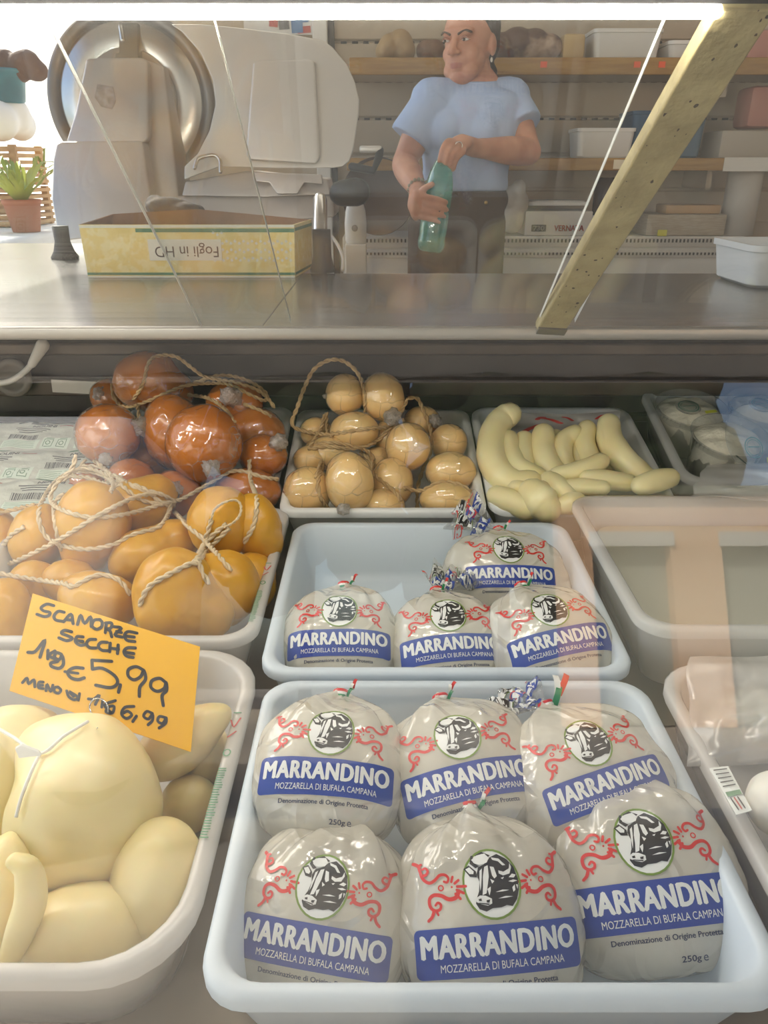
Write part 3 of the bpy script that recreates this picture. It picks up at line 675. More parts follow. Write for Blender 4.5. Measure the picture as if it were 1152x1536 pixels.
SM = [
 ([(220, 570, 1.225, 50, 43, None, 10), (246, 588, 1.235, 44, 36)], [], 'brown smoked scamorza on the very top of the pile, lit pale on its left'),
 ([(166, 594, 1.26, 30, 26)], [(150, 590, 1.235, 10)], 'small dark smoked scamorza half hidden behind the top left of the brown pile'),
 ([(162, 652, 1.15, 47, 46)], [(212, 640, 1.145, 15), (158, 688, 1.10, 9)], 'round smoked scamorza at the left edge of the brown pile, beside the printed packs'),
 ([(262, 650, 1.175, 46, 58, None, 12)], [(215, 642, 1.165, 12)], 'smoked scamorza partly behind the big shiny front ball of the brown pile'),
 ([(306, 665, 1.10, 56, 58)], [(317, 702, 1.048, 13)], 'big shiny smoked scamorza in front of the brown pile, film knot on its face'),
 ([(352, 606, 1.22, 42, 36)], [(345, 596, 1.175, 15)], 'smoked scamorza under the coil of twine in the brown pile'),
 ([(382, 650, 1.215, 46, 40, None, -15)], [], 'smoked scamorza at the right shoulder of the brown pile'),
 ([(395, 684, 1.15, 36, 32)], [(418, 664, 1.13, 13)], 'small smoked scamorza at the right edge with a whitish film knot'),
 ([(262, 742, 1.105, 42, 36)], [(262, 736, 1.07, 12)], 'low smoked scamorza with a film tuft, under the big shiny one'),
 ([(372, 738, 1.13, 50, 36)], [], 'low smoked scamorza at the right, behind the right yellow scamorza'),
 ([(196, 722, 1.13, 38, 34)], [], 'low smoked scamorza behind the white twine bundle'),
 ([(222, 690, 1.22, 42, 36)], [], 'smoked scamorza in the dark gap in the middle of the brown pile'),
 ([(140, 724, 1.16, 34, 30)], [], 'low smoked scamorza at the left, behind the twine tails'),
]
for i, (e, kn, lab) in enumerate(SM): cheese('smoked_scamorza', 'smoked cheese', lab, 'smoked scamorze in the brown pile', e, smoked, .008, True, kn, .035, i)
YE = [
 ([(58, 806, 1.005, 42, 52, None, -12)], 'yellow scamorza half at the left end, bound by twine, left of the fat round half'),
 ([(140, 784, .985, 54, 62), (130, 826, .985, 36, 34)], 'fat round yellow scamorza at the upper left with twine looped across it'),
 ([(206, 762, 1.045, 48, 44), (232, 742, 1.06, 34, 30)], 'yellow scamorza behind the twine knot'),
 ([(216, 836, .985, 52, 44, None, 25), (262, 812, 1.0, 36, 34)], 'folded yellow scamorza in the middle of the tray'),
 ([(332, 784, .975, 50, 55)], 'big yellow scamorza half at the upper right, left of the twine'),
 ([(384, 790, .985, 38, 50, None, 12), (402, 818, .985, 22, 20)], 'yellow scamorza half at the upper right with a folded tip, right of the twine'),
 ([(262, 886, .862, 62, 66), (316, 914, .868, 34, 44, None, 15), (262, 920, .855, 56, 46)], 'big front yellow scamorza with a rope collar, above the price card'),
 ([(332, 884, .900, 56, 60, None, -35)], 'yellow scamorza lobe to the right of the big front one'),
 ([(152, 904, .90, 54, 44), (130, 890, .905, 40, 34)], 'yellow scamorza just above the middle of the price card'),
 ([(104, 872, .955, 40, 34)], 'yellow scamorza with twine across, above the left half of the price card'),
 ([(52, 876, .955, 38, 36)], 'yellow scamorza between the left pair and the price card'),
 ([(378, 862, .965, 36, 34), (392, 884, .95, 22, 26)], 'darker yellow scamorza wedged against the right side of the tray'),
 ([(-4, 806, 1.03, 30, 44)], 'yellow scamorza cut off by the left edge at mid height'),
 ([(8, 928, .90, 40, 62)], 'yellow scamorza at the left edge beside the price card'),
]
for i, (e, lab) in enumerate(YE): cheese('dried_scamorza', 'yellow cheese', lab, 'yellow dried scamorze', e, golden, .012, False, (), .05, i + 20)
PA = [
 ([(132, 1204, .590, 104, 108), (120, 1250, .585, 88, 94), (110, 1120, .62, 80, 46)], 'largest pale fresh cheese, hung with white string, under the price card', .03),
 ([(10, 1172, .615, 78, 86), (30, 1096, .64, 60, 34)], 'pale fresh cheese at the left edge, left of the string knot', .03),
 ([(262, 1120, .672, 62, 44, None, 35), (306, 1086, .672, 44, 26, None, 30)], 'pale cheese with a pinched end leaning on the back right of the tray', .02),
 ([(308, 1124, .705, 34, 46), (300, 1150, .70, 36, 34)], 'pale cheese wedged behind the pinched one', .02),
 ([(284, 1206, .665, 44, 42)], 'small pale cheese between the largest one and the right wall of its tray', .02),
 ([(236, 1318, .562, 70, 88)], 'pale cheese low at the right of the tray, under the largest one', .02),
 ([(128, 1394, .535, 98, 66, None, 5)], 'pale cheese lying at the front of the tray', .02),
 ([(2, 1345, .530, 48, 92), (28, 1400, .53, 26, 60, None, -20)], 'pale cheese with a folded flap in the front left', .015),
]
for i, (e, lab, k) in enumerate(PA): cheese('fresh_scamorza', 'pale cheese', lab, 'pale fresh cheeses in the front left tray', e, palec, k, False, (), .03, i + 50)
# the pinched, ruffled end of the long pale cheese
g = M(); c = P(328, 1072, .668)
for k, (dx, dy, r) in enumerate([(0, 0, 9), (8, 6, 8), (-9, -4, 8), (2, 13, 7), (12, -4, 6), (-4, 10, 7)]): g.ell(P(328 + dx, 1072 + dy, .668 + .004 * (k % 3)), [r * .67 / F] * 3, sub=2)
tag(obj('cheese_end', remesh(g, .0022, 5), palec), 'ruffled pinched end of a pale cheese near the tray rim', 'cheese end')
# thick folded flap on the pale cheese at the front left
FLAPC = crom([P(20, 1290, .505), P(42, 1306, .503), P(46, 1350, .50), P(30, 1400, .497), P(14, 1440, .495)], 6)
tag(obj('cheese_flap', M().tube(FLAPC, [.004 + .0035 * math.sin(3.0 * k / len(FLAPC)) for k in range(len(FLAPC))], 12, squash=1.5), palec), 'folded ridge of pale cheese curving at the front left edge', 'cheese flap')
WH = [
 ([(517, 592, 1.215, 29, 31)], [(488, 594, 1.205, 4)], 'left ball of the pale pair on the very top of the heap'),
 ([(573, 593, 1.215, 32, 34), (578, 606, 1.215, 28, 28)], [(590, 626, 1.185, 13)], 'right ball of the pale pair on the very top of the heap'),
 ([(532, 646, 1.195, 37, 28)], [], 'pale ball lying just under the top pair, twine across it'),
 ([(612, 670, 1.165, 33, 36)], [], 'pale ball with dark printed specks in the middle right of the heap'),
 ([(633, 632, 1.25, 27, 23)], [(652, 632, 1.225, 10)], 'pale ball behind the right twine loop at the back of the heap'),
 ([(673, 664, 1.215, 28, 28)], [], 'pale ball at the back right side of its tray'),
 ([(676, 708, 1.165, 38, 30)], [], 'pale ball above the tied one at the front right of its tray'),
 ([(670, 749, 1.135, 41, 26)], [], 'pale ball tied with twine at the front right corner of its tray'),
 ([(524, 724, 1.105, 36, 46, None, 8)], [(516, 764, 1.075, 9)], 'large egg-shaped pale ball at the front of the heap, film seam at its foot'),
 ([(462, 736, 1.125, 36, 36)], [], 'pale ball in the front left corner of its tray'),
 ([(588, 724, 1.15, 32, 37)], [], 'pale ball right of the large egg-shaped one'),
 ([(572, 760, 1.125, 36, 26)], [], 'low pale ball at the middle of the front rim'),
 ([(466, 690, 1.18, 26, 22)], [], 'pale ball at the left side above the corner one'),
 ([(474, 648, 1.24, 24, 22)], [], 'pale ball at the back left under the twine loop'),
 ([(566, 690, 1.21, 22, 20)], [], 'small pale ball showing in the middle gap'),
 ([(494, 680, 1.19, 32, 26)], [], 'pale ball behind the large egg-shaped one'),
 ([(585, 655, 1.22, 26, 26)], [], 'pale ball in the dark middle gap below the top pair'),
]
for i, (e, kn, lab) in enumerate(WH): cheese('pale_scamorza', 'cheese ball', lab, 'film-wrapped pale scamorza balls', e, ivory, .008, True, kn, .025, i + 70, sub=4)
ST = [
 ([(764, 622, 1.225), (752, 630, 1.22), (740, 652, 1.20), (737, 684, 1.17), (750, 712, 1.145), (772, 726, 1.13), (795, 724, 1.125)], 19, 'longest bowed cheese stick at the left wall of its tray'),
 ([(763, 660, 1.195), (765, 682, 1.175), (776, 702, 1.155), (806, 716, 1.135)], 16, 'cheese stick bending right beside the longest one'),
 ([(786, 660, 1.20), (784, 684, 1.18), (788, 704, 1.16)], 15, 'short upright cheese stick, second from the bowed one'),
 ([(815, 652, 1.20), (813, 676, 1.185), (822, 700, 1.165), (838, 716, 1.15)], 18, 'cheese stick in front of the red print on the paper'),
 ([(834, 656, 1.215), (838, 684, 1.195), (842, 704, 1.18)], 13, 'thin cheese stick right of the red print'),
 ([(862, 650, 1.20), (846, 662, 1.195), (843, 682, 1.18), (850, 702, 1.165)], 14, 'hooked cheese stick in the middle of the back row'),
 ([(866, 664, 1.205), (868, 684, 1.19), (872, 700, 1.18)], 13, 'short cheese stick behind the hooked one'),
 ([(880, 644, 1.205), (876, 664, 1.195), (882, 684, 1.18), (890, 698, 1.165)], 15, 'cheese stick with a lifted top, right of the hooked one'),
 ([(897, 660, 1.225), (904, 680, 1.21), (918, 698, 1.19)], 12, 'thin cheese stick tucked behind the long slanting one'),
 ([(913, 637, 1.20), (915, 660, 1.185), (930, 684, 1.165), (952, 706, 1.15), (972, 722, 1.135)], 18, 'long cheese stick slanting down to the right wall'),
 ([(836, 714, 1.125), (860, 710, 1.125), (884, 702, 1.13), (900, 693, 1.135)], 15, 'cheese stick lying across the middle with its tip up'),
 ([(882, 718, 1.11), (908, 720, 1.115), (942, 724, 1.12)], 14, 'cheese stick lying flat, right of the middle'),
 ([(962, 728, 1.10), (982, 722, 1.105), (1004, 717, 1.11)], 16, 'blunt cheese stick at the front right corner with a bright shine'),
 ([(846, 732, 1.10), (872, 730, 1.10), (904, 732, 1.10)], 12, 'thin cheese stick along the front middle'),
 ([(746, 744, 1.105), (764, 752, 1.095), (790, 764, 1.085)], 17, 'cheese stick at the front left corner of its tray'),
 ([(800, 740, 1.09), (812, 754, 1.08), (820, 762, 1.075)], 24, 'fattest cheese lump at the front of the sticks'),
 ([(824, 722, 1.12), (838, 734, 1.105), (850, 748, 1.09)], 17, 'cheese stick just behind the fattest lump'),
 ([(774, 732, 1.115), (796, 738, 1.105), (812, 734, 1.10)], 14, 'cheese stick curled under the longest one'),
 ([(846, 758, 1.075), (866, 752, 1.08)], 15, 'stubby cheese stick against the front rim'),
]
for i, (pp, r, lab) in enumerate(ST):
    pts = crom([P(*p) for p in pp], 5); n = len(pts); d = pp[0][2]
    g = M().tube(pts, [1.1 * r * d / F * (.88 + .14 * math.sin(math.pi * k / (n - 1)) + .06 * noise.noise(Vector((k * .35, i, 0)))) for k in range(n)], 16)
    o = obj('cheese_stick', g, stickm); tag(o, lab, 'cheese stick', 'finger-shaped cheeses in the back tray'); CH.append((g.v, g.f))
# ------------------------------------------------------------------ twine
_V = []; _Fc = []
for v, f in CH:
    o = len(_V); _V += [tuple(x) for x in v]; _Fc += [tuple(i + o for i in q) for q in f]
CHB = BVHTree.FromPolygons(_V, _Fc); EYE = Vector((0, 0, CAMZ))
twm = mat('jute_twine', C8(208, 178, 130), .85, col2=C8(184, 150, 102), nscale=60, bump=.3, bscale=300)
twp = mat('pale_twine', C8(226, 206, 172), .85, col2=C8(208, 186, 148), nscale=60, bump=.3, bscale=300)
strm = mat('white_string', C8(240, 236, 226), .6)
def lay(pts, r, dflt, tight=False, n=10, lift=.0):
    """a path drawn over the cheeses: its depth comes from the cheese below, with smooth bridges over the gaps"""
    p2 = crom([(p[0], p[1], 0) for p in pts], n); D = []
    for q in p2:
        d = P(q.x, q.y, 1) - EYE; h = CHB.ray_cast(EYE, d.normalized()); D.append(depth(h[0]) if h[0] is not None else None)
    ok = [i for i, d in enumerate(D) if d is not None]
    if not ok: D = [dflt] * len(D)
    else:
        D = list(np.interp(range(len(D)), ok, [D[i] for i in ok])); raw = list(D)
        for _ in range(14 if tight else 40): D = [D[0]] + [min(raw[i], .25 * D[i - 1] + .5 * D[i] + .25 * D[i + 1]) if i in set(ok) else .25 * D[i - 1] + .5 * D[i] + .25 * D[i + 1] for i in range(1, len(D) - 1)] + [D[-1]]
    for _ in range(8): D = [D[0]] + [.25 * D[i - 1] + .5 * D[i] + .25 * D[i + 1] for i in range(1, len(D) - 1)] + [D[-1]]
    return [P(q.x, q.y, d - r * .75 - lift) for q, d in zip(p2, D)]
def twine(name, label, paths, r, m, dflt, group, ply=2, tight=False, lift=0):
    t = None; g = M(); ends = []
    for pts in paths:
        c = lay(pts, r, dflt, tight, 10, lift); L = [0]
        for a, b in zip(c, c[1:]): L.append(L[-1] + (b - a).length)
        n = max(6, int(L[-1] / .0016)); s = np.linspace(0, L[-1], n); X = [Vector([np.interp(v, L, [q[k] for q in c]) for k in range(3)]) for v in s]
        for q in range(ply):
            pt = []
            for i in range(n):
                tg = (X[min(i + 1, n - 1)] - X[max(i - 1, 0)]).normalized(); a_ = tg.orthogonal() if abs(tg.z) > .95 else tg.cross(Vector((0, 0, 1))); a_.normalize(); b_ = tg.cross(a_)
                an = 2 * math.pi * (s[i] / (r * 7.5) + q / ply); pt.append(X[i] + (a_ * math.cos(an) + b_ * math.sin(an)) * (r * .5 if ply > 1 else 0))
            g.tube(pt, r * .62, 6, round_ends=False)
    o = obj(name, g, m); return tag(o, label, 'twine' if 'twine' in name else 'string', group)
GT = 'twine tied round the cheeses'; RJ = .0030
twine('twine', 'jute twine loops trailing over the top left of the brown pile', [[(168, 575), (171, 596), (188, 610), (221, 602), (270, 581), (307, 575), (343, 577), (375, 592), (396, 601), (399, 590), (372, 571), (330, 563), (284, 577)]], RJ, twm, 1.2, GT)
twine('twine', 'jute twine arching over the topmost brown cheese', [[(200, 599), (215, 575), (222, 547), (236, 534), (264, 535), (288, 552), (308, 565), (348, 573), (384, 584), (402, 598), (412, 612)]], RJ, twm, 1.2, GT)
twine('twine', 'short jute twine falling in front of the coil to the big brown cheese', [[(281, 592), (312, 597), (336, 612), (352, 634)], [(206, 606), (209, 630)], [(365, 606), (391, 616), (407, 625)]], RJ, twm, 1.2, GT)
RP = .0031
twine('twine', 'pale twine knot and tail crossing the left yellow scamorza from lower left', [[(0, 848), (23, 842), (84, 812), (153, 770), (206, 745), (237, 741)]], RP, twp, .97, GT, lift=.004)
twine('twine', 'pale twine running from the twine knot over to the right brown cheeses', [[(174, 722), (214, 732), (241, 753), (267, 751), (306, 730), (344, 708), (370, 708), (394, 716), (417, 719)], [(176, 716), (206, 732), (240, 741), (262, 752)], [(180, 726), (208, 748), (236, 756), (262, 758)]], RP, twp, 1.0, GT)
twine('twine', 'pale twine loop hanging round the fat left yellow scamorza', [[(168, 714), (126, 703), (84, 722), (59, 764), (65, 798), (88, 816), (130, 824), (172, 816), (199, 802), (237, 791), (252, 772), (256, 752)]], RP, twp, .98, GT)
twine('twine', 'frayed pale twine bundle with loose ends at the upper left', [[(114, 682), (107, 704), (86, 724), (76, 748), (92, 764), (137, 776), (191, 771), (244, 756), (270, 750)], [(128, 690), (116, 706), (100, 716), (90, 734)], [(140, 690), (160, 706), (170, 724), (166, 738)], [(110, 708), (138, 708), (160, 716), (176, 730)], [(100, 714), (130, 716), (156, 724), (180, 720)], [(122, 700), (148, 700), (168, 712), (184, 716)]], RP, twp, .99, GT)
twine('twine', 'twine squeezed down the crease of the left yellow pair', [[(96, 740), (82, 756), (84, 791), (92, 826)]], RP, twp, .98, GT, tight=True)
twine('twine', 'pale twine running down to the collar of the big front yellow scamorza', [[(262, 768), (283, 790), (302, 806), (321, 826), (347, 856)]], RP, twp, .95, GT)
twine('twine', 'pale twine collar with a knot around the big front yellow scamorza', [[(209, 908), (224, 880), (260, 858), (294, 844), (304, 860), (313, 876)], [(294, 846), (300, 832), (318, 804), (340, 786)], [(290, 846), (304, 820), (314, 790), (317, 780)], [(298, 842), (312, 824), (330, 806), (344, 792)]], RP, twp, .86, GT, tight=True)
twine('twine', 'thin twine loop standing above the collar knot', [[(316, 782), (322, 764), (336, 754), (352, 750), (361, 757), (360, 772), (350, 784), (336, 791)]], .0017, twp, .90, GT, lift=.012)
twine('twine', 'pale twine between the two halves of the right yellow scamorza', [[(374, 690), (376, 720), (385, 750), (381, 786), (366, 814)]], RP, twp, .97, GT, tight=True)
twine('twine', 'pale twine crossing above the price card', [[(0, 860), (38, 867), (95, 875), (111, 879), (145, 863), (176, 869), (196, 892)]], RP, twp, .9, GT)
twine('twine', 'twine end lying on the rim at the left edge, above the rest', [[(-6, 771), (30, 762), (54, 757)]], RP, twm, 1.0, GT)
twine('twine', 'twine at the left edge going up to the yellow pair', [[(0, 828), (16, 804), (36, 790)]], RP, twp, .98, GT)
RW = .0033
twine('twine', 'jute twine hoop rising above the pale ball heap', [[(548, 618), (547, 590), (538, 562), (518, 543), (495, 540), (471, 554), (456, 583), (446, 611), (438, 634), (450, 645), (489, 651), (545, 644), (581, 640), (606, 630)]], RW, twm, 1.19, GT)
twine('twine', 'jute twine slanting down across the middle of the pale ball heap', [[(612, 597), (600, 620), (581, 647), (559, 665), (526, 673), (489, 670), (462, 674)], [(462, 668), (492, 664), (524, 668), (550, 676), (562, 690)]], RW, twm, 1.17, GT)
twine('twine', 'jute twine at the right of the pale ball heap, hanging to the front rim', [[(612, 597), (626, 598), (634, 613), (645, 641), (648, 669), (636, 700), (627, 730), (626, 766)]], RW, twm, 1.17, GT)
twine('twine', 'jute twine tied round the two front right pale balls', [[(605, 732), (631, 736), (659, 724), (687, 726), (707, 738)]], RW, twm, 1.13, GT, tight=True)
twine('twine', 'short knotted jute twine at the left of the pale ball heap', [[(490, 619), (490, 640), (496, 656)], [(487, 622), (482, 642), (464, 673)]], RW, twm, 1.19, GT)
twine('twine', 'jute twine with a knot beside the egg-shaped pale ball', [[(482, 692), (474, 718)], [(484, 700), (477, 724), (481, 746), (496, 768)]], RW, twm, 1.12, GT)
twine('twine', 'jute twine between the egg-shaped pale ball and its right neighbours', [[(541, 678), (558, 694), (562, 712), (590, 736), (601, 752)]], RW, twm, 1.12, GT)
twine('string', 'white string tied in a knot on the largest pale cheese', [[(-4, 1092), (20, 1106), (60, 1130), (96, 1104), (132, 1082)], [(60, 1130), (46, 1160), (32, 1196), (24, 1226)]], .0021, strm, .58, None, ply=1, tight=False, lift=.003)
g = M(); g.prism([P(22, 1124, .553), P(32, 1118, .553), P(58, 1128, .551), P(62, 1134, .551), P(28, 1138, .553)], Vector((0, .0016, .001)), r=.0005)
tag(obj('string_bow', g, strm), 'small white bow of the string knot on the largest pale cheese', 'string')
# ------------------------------------------------------------------ price card with handwriting
card_y = mat('yellow_card', C8(236, 176, 0), .5)
tl, tr_, br, bl = P(49, 890, .695), P(300, 970, .675), P(257, 1108, .620), P(14, 1036, .640)
br = tr_ + bl - tl; cu = (tr_ - tl); cv0 = (bl - tl); cn = cu.cross(cv0).normalized() * -1
if cn.y > 0: cn = -cn
card = thing('price_card', 'yellow price card handwritten SCAMORZE SECCHE with a wire clip', 'price card', bl.lerp(br, .5))
g = M(); g.prism([tl, tr_, br, bl], cn * -.0007); obj('card', g, card_y, card, smooth=False)
HW = Flat(); X0, Y0 = 150., 38.; UX, UY = 1115 - 150., 345 - 38.; VX, VY = 20 - 150., 625 - 38.; det = UX * VY - UY * VX
def cc(x, y): x -= X0; y -= Y0; return ((x * VY - y * VX) / det, (UX * y - UY * x) / det)
ST_ = [[(275, 115), (235, 106), (200, 130), (215, 150), (250, 158), (245, 178), (215, 185), (175, 172)], [(335, 155), (300, 150), (275, 180), (285, 205), (325, 212)], [(330, 215), (375, 165), (385, 225)], [(345, 200), (384, 204)],
 [(410, 230), (432, 170), (452, 222), (490, 178), (490, 240)], [(545, 195), (510, 200), (495, 235), (520, 255), (550, 240), (555, 210), (540, 195)], [(570, 275), (580, 215)], [(575, 215), (610, 215), (605, 245), (576, 254), (598, 264), (606, 300)],
 [(620, 237), (666, 245), (625, 287), (668, 300)], [(636, 266), (664, 272)], [(755, 273), (705, 265), (682, 287), (692, 318), (738, 325)], [(690, 293), (737, 298)],
 [(375, 275), (335, 267), (315, 285), (350, 300), (378, 315), (345, 330), (300, 314)], [(440, 305), (405, 304), (395, 335), (420, 355), (450, 350)], [(400, 328), (437, 332)], [(512, 318), (476, 320), (458, 345), (475, 368), (512, 370)], [(578, 334), (542, 335), (525, 360), (545, 382), (582, 384)],
 [(595, 338), (588, 390)], [(590, 368), (640, 374)], [(640, 348), (632, 400)], [(738, 363), (692, 364), (670, 387), (682, 412), (720, 420)], [(676, 391), (726, 397)],
 [(122, 405), (165, 398), (220, 328), (190, 432)], [(236, 390), (234, 440)], [(276, 393), (240, 420), (276, 440)], [(312, 412), (286, 403), (272, 428), (298, 444), (316, 420), (322, 468), (297, 494), (256, 484), (252, 464), (290, 454)],
 [(432, 490), (382, 488), (345, 514), (360, 545), (400, 556), (436, 545)], [(328, 512), (402, 520)], [(596, 446), (484, 442)], [(484, 442), (484, 494)], [(484, 494), (540, 488), (606, 528), (620, 570), (580, 597), (498, 585)], [(636, 580), (622, 622)],
 [(775, 495), (735, 474), (690, 490), (684, 528), (714, 550), (754, 530), (774, 496), (780, 545), (744, 590), (736, 642)], [(890, 560), (860, 538), (815, 553), (806, 590), (838, 612), (880, 595), (894, 560), (892, 605), (864, 635), (864, 690)],
 [(92, 580), (118, 553), (126, 586), (156, 562), (160, 602)], [(207, 574), (184, 576), (180, 604), (207, 610)], [(183, 592), (204, 592)], [(222, 622), (228, 586), (248, 626), (260, 590)], [(290, 600), (270, 604), (268, 626), (290, 634), (304, 616), (288, 600)],
 [(336, 620), (346, 652), (375, 668), (398, 656), (350, 624), (372, 650)], [(406, 634), (398, 670)], [(453, 662), (484, 662), (515, 640), (490, 692)], [(532, 668), (524, 706)], [(602, 668), (540, 694), (576, 736)], [(560, 702), (592, 700), (580, 736), (545, 730), (562, 706)],
 [(702, 698), (652, 704), (630, 740), (655, 764), (686, 745), (665, 725), (640, 735)], [(711, 750), (688, 780)], [(800, 734), (770, 724), (750, 750), (775, 765), (800, 738), (796, 772), (770, 796)], [(874, 757), (838, 750), (825, 775), (850, 787), (872, 760), (866, 786), (828, 812)]]
for s_ in ST_: HW.stroke(s_, 19 if s_[0][1] < 430 or s_[0][0] > 420 and s_[0][1] < 600 else 16, 0, 0, 4)
def onc(x, y):
    a, b = cc(x, y); return (tl + cu * a + cv0 * b + (br - tl - cu - cv0) * a * b, cn)
obj('handwriting', HW.onto(onc, .0003, .0004), mat('black_marker', C8(26, 22, 18), .5), card, smooth=False)
wire = mat('clip_wire', (.7, .68, .64), .2, 1)
cb = onc(510, 715)[0]; rr = .0085; g = M()
cuu = cu.normalized(); cvv = -cv0.normalized()
g.tube([cb + cn * .0012 + cuu * rr * math.cos(a) + cvv * rr * math.sin(a) for a in np.linspace(0, 5.4, 22)], .0006, 6)
g.tube([cb + cn * .0012 - cvv * rr, cb - cvv * .020 + cn * .0016, P(146, 1092, .58)], .0007, 6); obj('wire_clip', g, wire, card)

# ------------------------------------------------------------------ flat printed packs at the left
packm = mat('pack_film', C8(206, 206, 192), .28, col2=C8(190, 192, 176), nscale=20, bump=.35, bscale=55)
pr = [mat('pack_black', C8(52, 50, 46), .5), mat('pack_green', C8(104, 138, 104), .5), mat('pack_red', C8(176, 70, 62), .5), mat('pack_pale', C8(214, 224, 206), .4)]
PKG = [(-.70, -.440, .985, 1.070, .716), (-.70, -.436, 1.074, 1.166, .728), (-.70, -.430, 1.170, 1.268, .742)]
PLB = ['flat printed pack nearest the twine, front of the stacked packs', 'flat printed pack, second from the front, at the left', 'flat printed pack at the back left below the dark panel']
for i, (x0, x1, y0, y1, zt) in enumerate(PKG):
    t = thing('printed_pack', PLB[i], 'pack', ((x0 + x1) / 2, (y0 + y1) / 2, zt - .05), 'flat packs at the left'); rng = random.Random(i + 4)
    NX, NY = 60, 26; g = M(); W2, L2 = x1 - x0, y1 - y0
    def top(a, b, i=i): e = (1 - abs(2 * a - 1) ** 6) * (1 - abs(2 * b - 1) ** 3); return zt - .014 + .012 * e + .030 * (b - .5) + .004 * noise.noise(Vector((a * 9, b * 5, i * 3)))
    vs = [(x0 + W2 * a / NX, y0 + L2 * b / NY, top(a / NX, b / NY)) for a in range(NX + 1) for b in range(NY + 1)] + [(x0 + W2 * a / NX, y0 + L2 * b / NY, zt - .04 + .030 * (b / NY - .5)) for a in range(NX + 1) for b in range(NY + 1)]
    n1 = (NX + 1) * (NY + 1); fs = []
    for a in range(NX):
        for b in range(NY):
            q = [a * (NY + 1) + b, (a + 1) * (NY + 1) + b, (a + 1) * (NY + 1) + b + 1, a * (NY + 1) + b + 1]; fs.append(q); fs.append([n1 + k for k in q[::-1]])
    for a in range(NX): 
        for b, s in ((0, 1), (NY, -1)): q = [a * (NY + 1) + b, n1 + a * (NY + 1) + b, n1 + (a + 1) * (NY + 1) + b, (a + 1) * (NY + 1) + b]; fs.append(q)
    for b in range(NY):
        for a in (0, NX): fs.append([a * (NY + 1) + b, n1 + a * (NY + 1) + b, n1 + a * (NY + 1) + b + 1, a * (NY + 1) + b + 1])
    obj('film', g.add(vs, fs), packm, t, auto=60)
    Q = Flat(); s = W2
    for k, sx_ in enumerate((.005, .128)):
        ox = -.128 + sx_ + (.012 * i if i < 2 else .03)
        Q.text('NOUINI', ox + .058, .018, .040, .0070, 0, 2, bold=.06); Q.stroke([(ox + .084, .0185), (ox + .106, .0180)], .0022, 2, 1, 1)
        for r_ in range(3): Q.stroke([(ox + .012 + .004 * r_, .0095 - .0045 * r_), (ox + .070 - .005 * r_, .0095 - .0045 * r_)], .0018, 0, 1, 1, round_=False)
        xx = ox + .008
        while xx < ox + .055: w_ = rng.choice((.0007, .0012, .002)); Q.poly([(xx, -.018), (xx + w_, -.018), (xx + w_, -.006), (xx, -.006)], 0, 1); xx += w_ + rng.choice((.0008, .0014))
        Q.poly([(ox + .0, -.038), (ox + .060, -.038), (ox + .064, -.021), (ox + .002, -.021)], 3, 1); Q.poly([(ox + .066, -.038), (ox + .112, -.038), (ox + .115, -.016), (ox + .069, -.016)], 3, 1)
        for r_ in range(5): Q.stroke([(ox + .004, -.0235 - .003 * r_), (ox + .056, -.0235 - .003 * r_)], .0007, 1, 2, 1, round_=False)
        for r_ in range(2):
            cx = ox + .078 + r_ * .022
            for a_, b_ in (((-.007, -.007), (.007, -.007)), ((.007, -.007), (.008, .007)), ((.008, .007), (-.006, .007)), ((-.006, .007), (-.007, -.007))): Q.stroke([(cx + a_[0], -.027 + a_[1]), (cx + b_[0], -.027 + b_[1])], .0012, 1, 2, 1)
            Q.ring(cx, -.027, .0042, .0042, .0014, 1, 2, 14); Q.stroke([(cx - .004, -.0175), (cx + .008, -.0170)], .0012, 1, 2, 1)
        Q.poly([(ox + .030, .027), (ox + .056, .027), (ox + .058, .034), (ox + .032, .034)], 0 if i == 2 else 1, 1)
        if i == 2: Q.stroke([(ox + .01, .03), (ox + .03, .036), (ox + .05, .029), (ox + .075, .034)], .004, 0, 1, 3)
    QC = Q.cut(.008); cx, cy = x1 - .118, (y0 + y1) / 2 + .004
    def pj(x, y):
        a, b = (cx + x - x0) / W2, (cy + y - y0) / L2
        return (Vector((cx + x, cy + y, top(a, b))), Vector((0, 0, 1))) if .01 < a < .985 and .02 < b < .98 else None
    obj('printing', QC.onto(pj, .0002, .0006), pr, t)

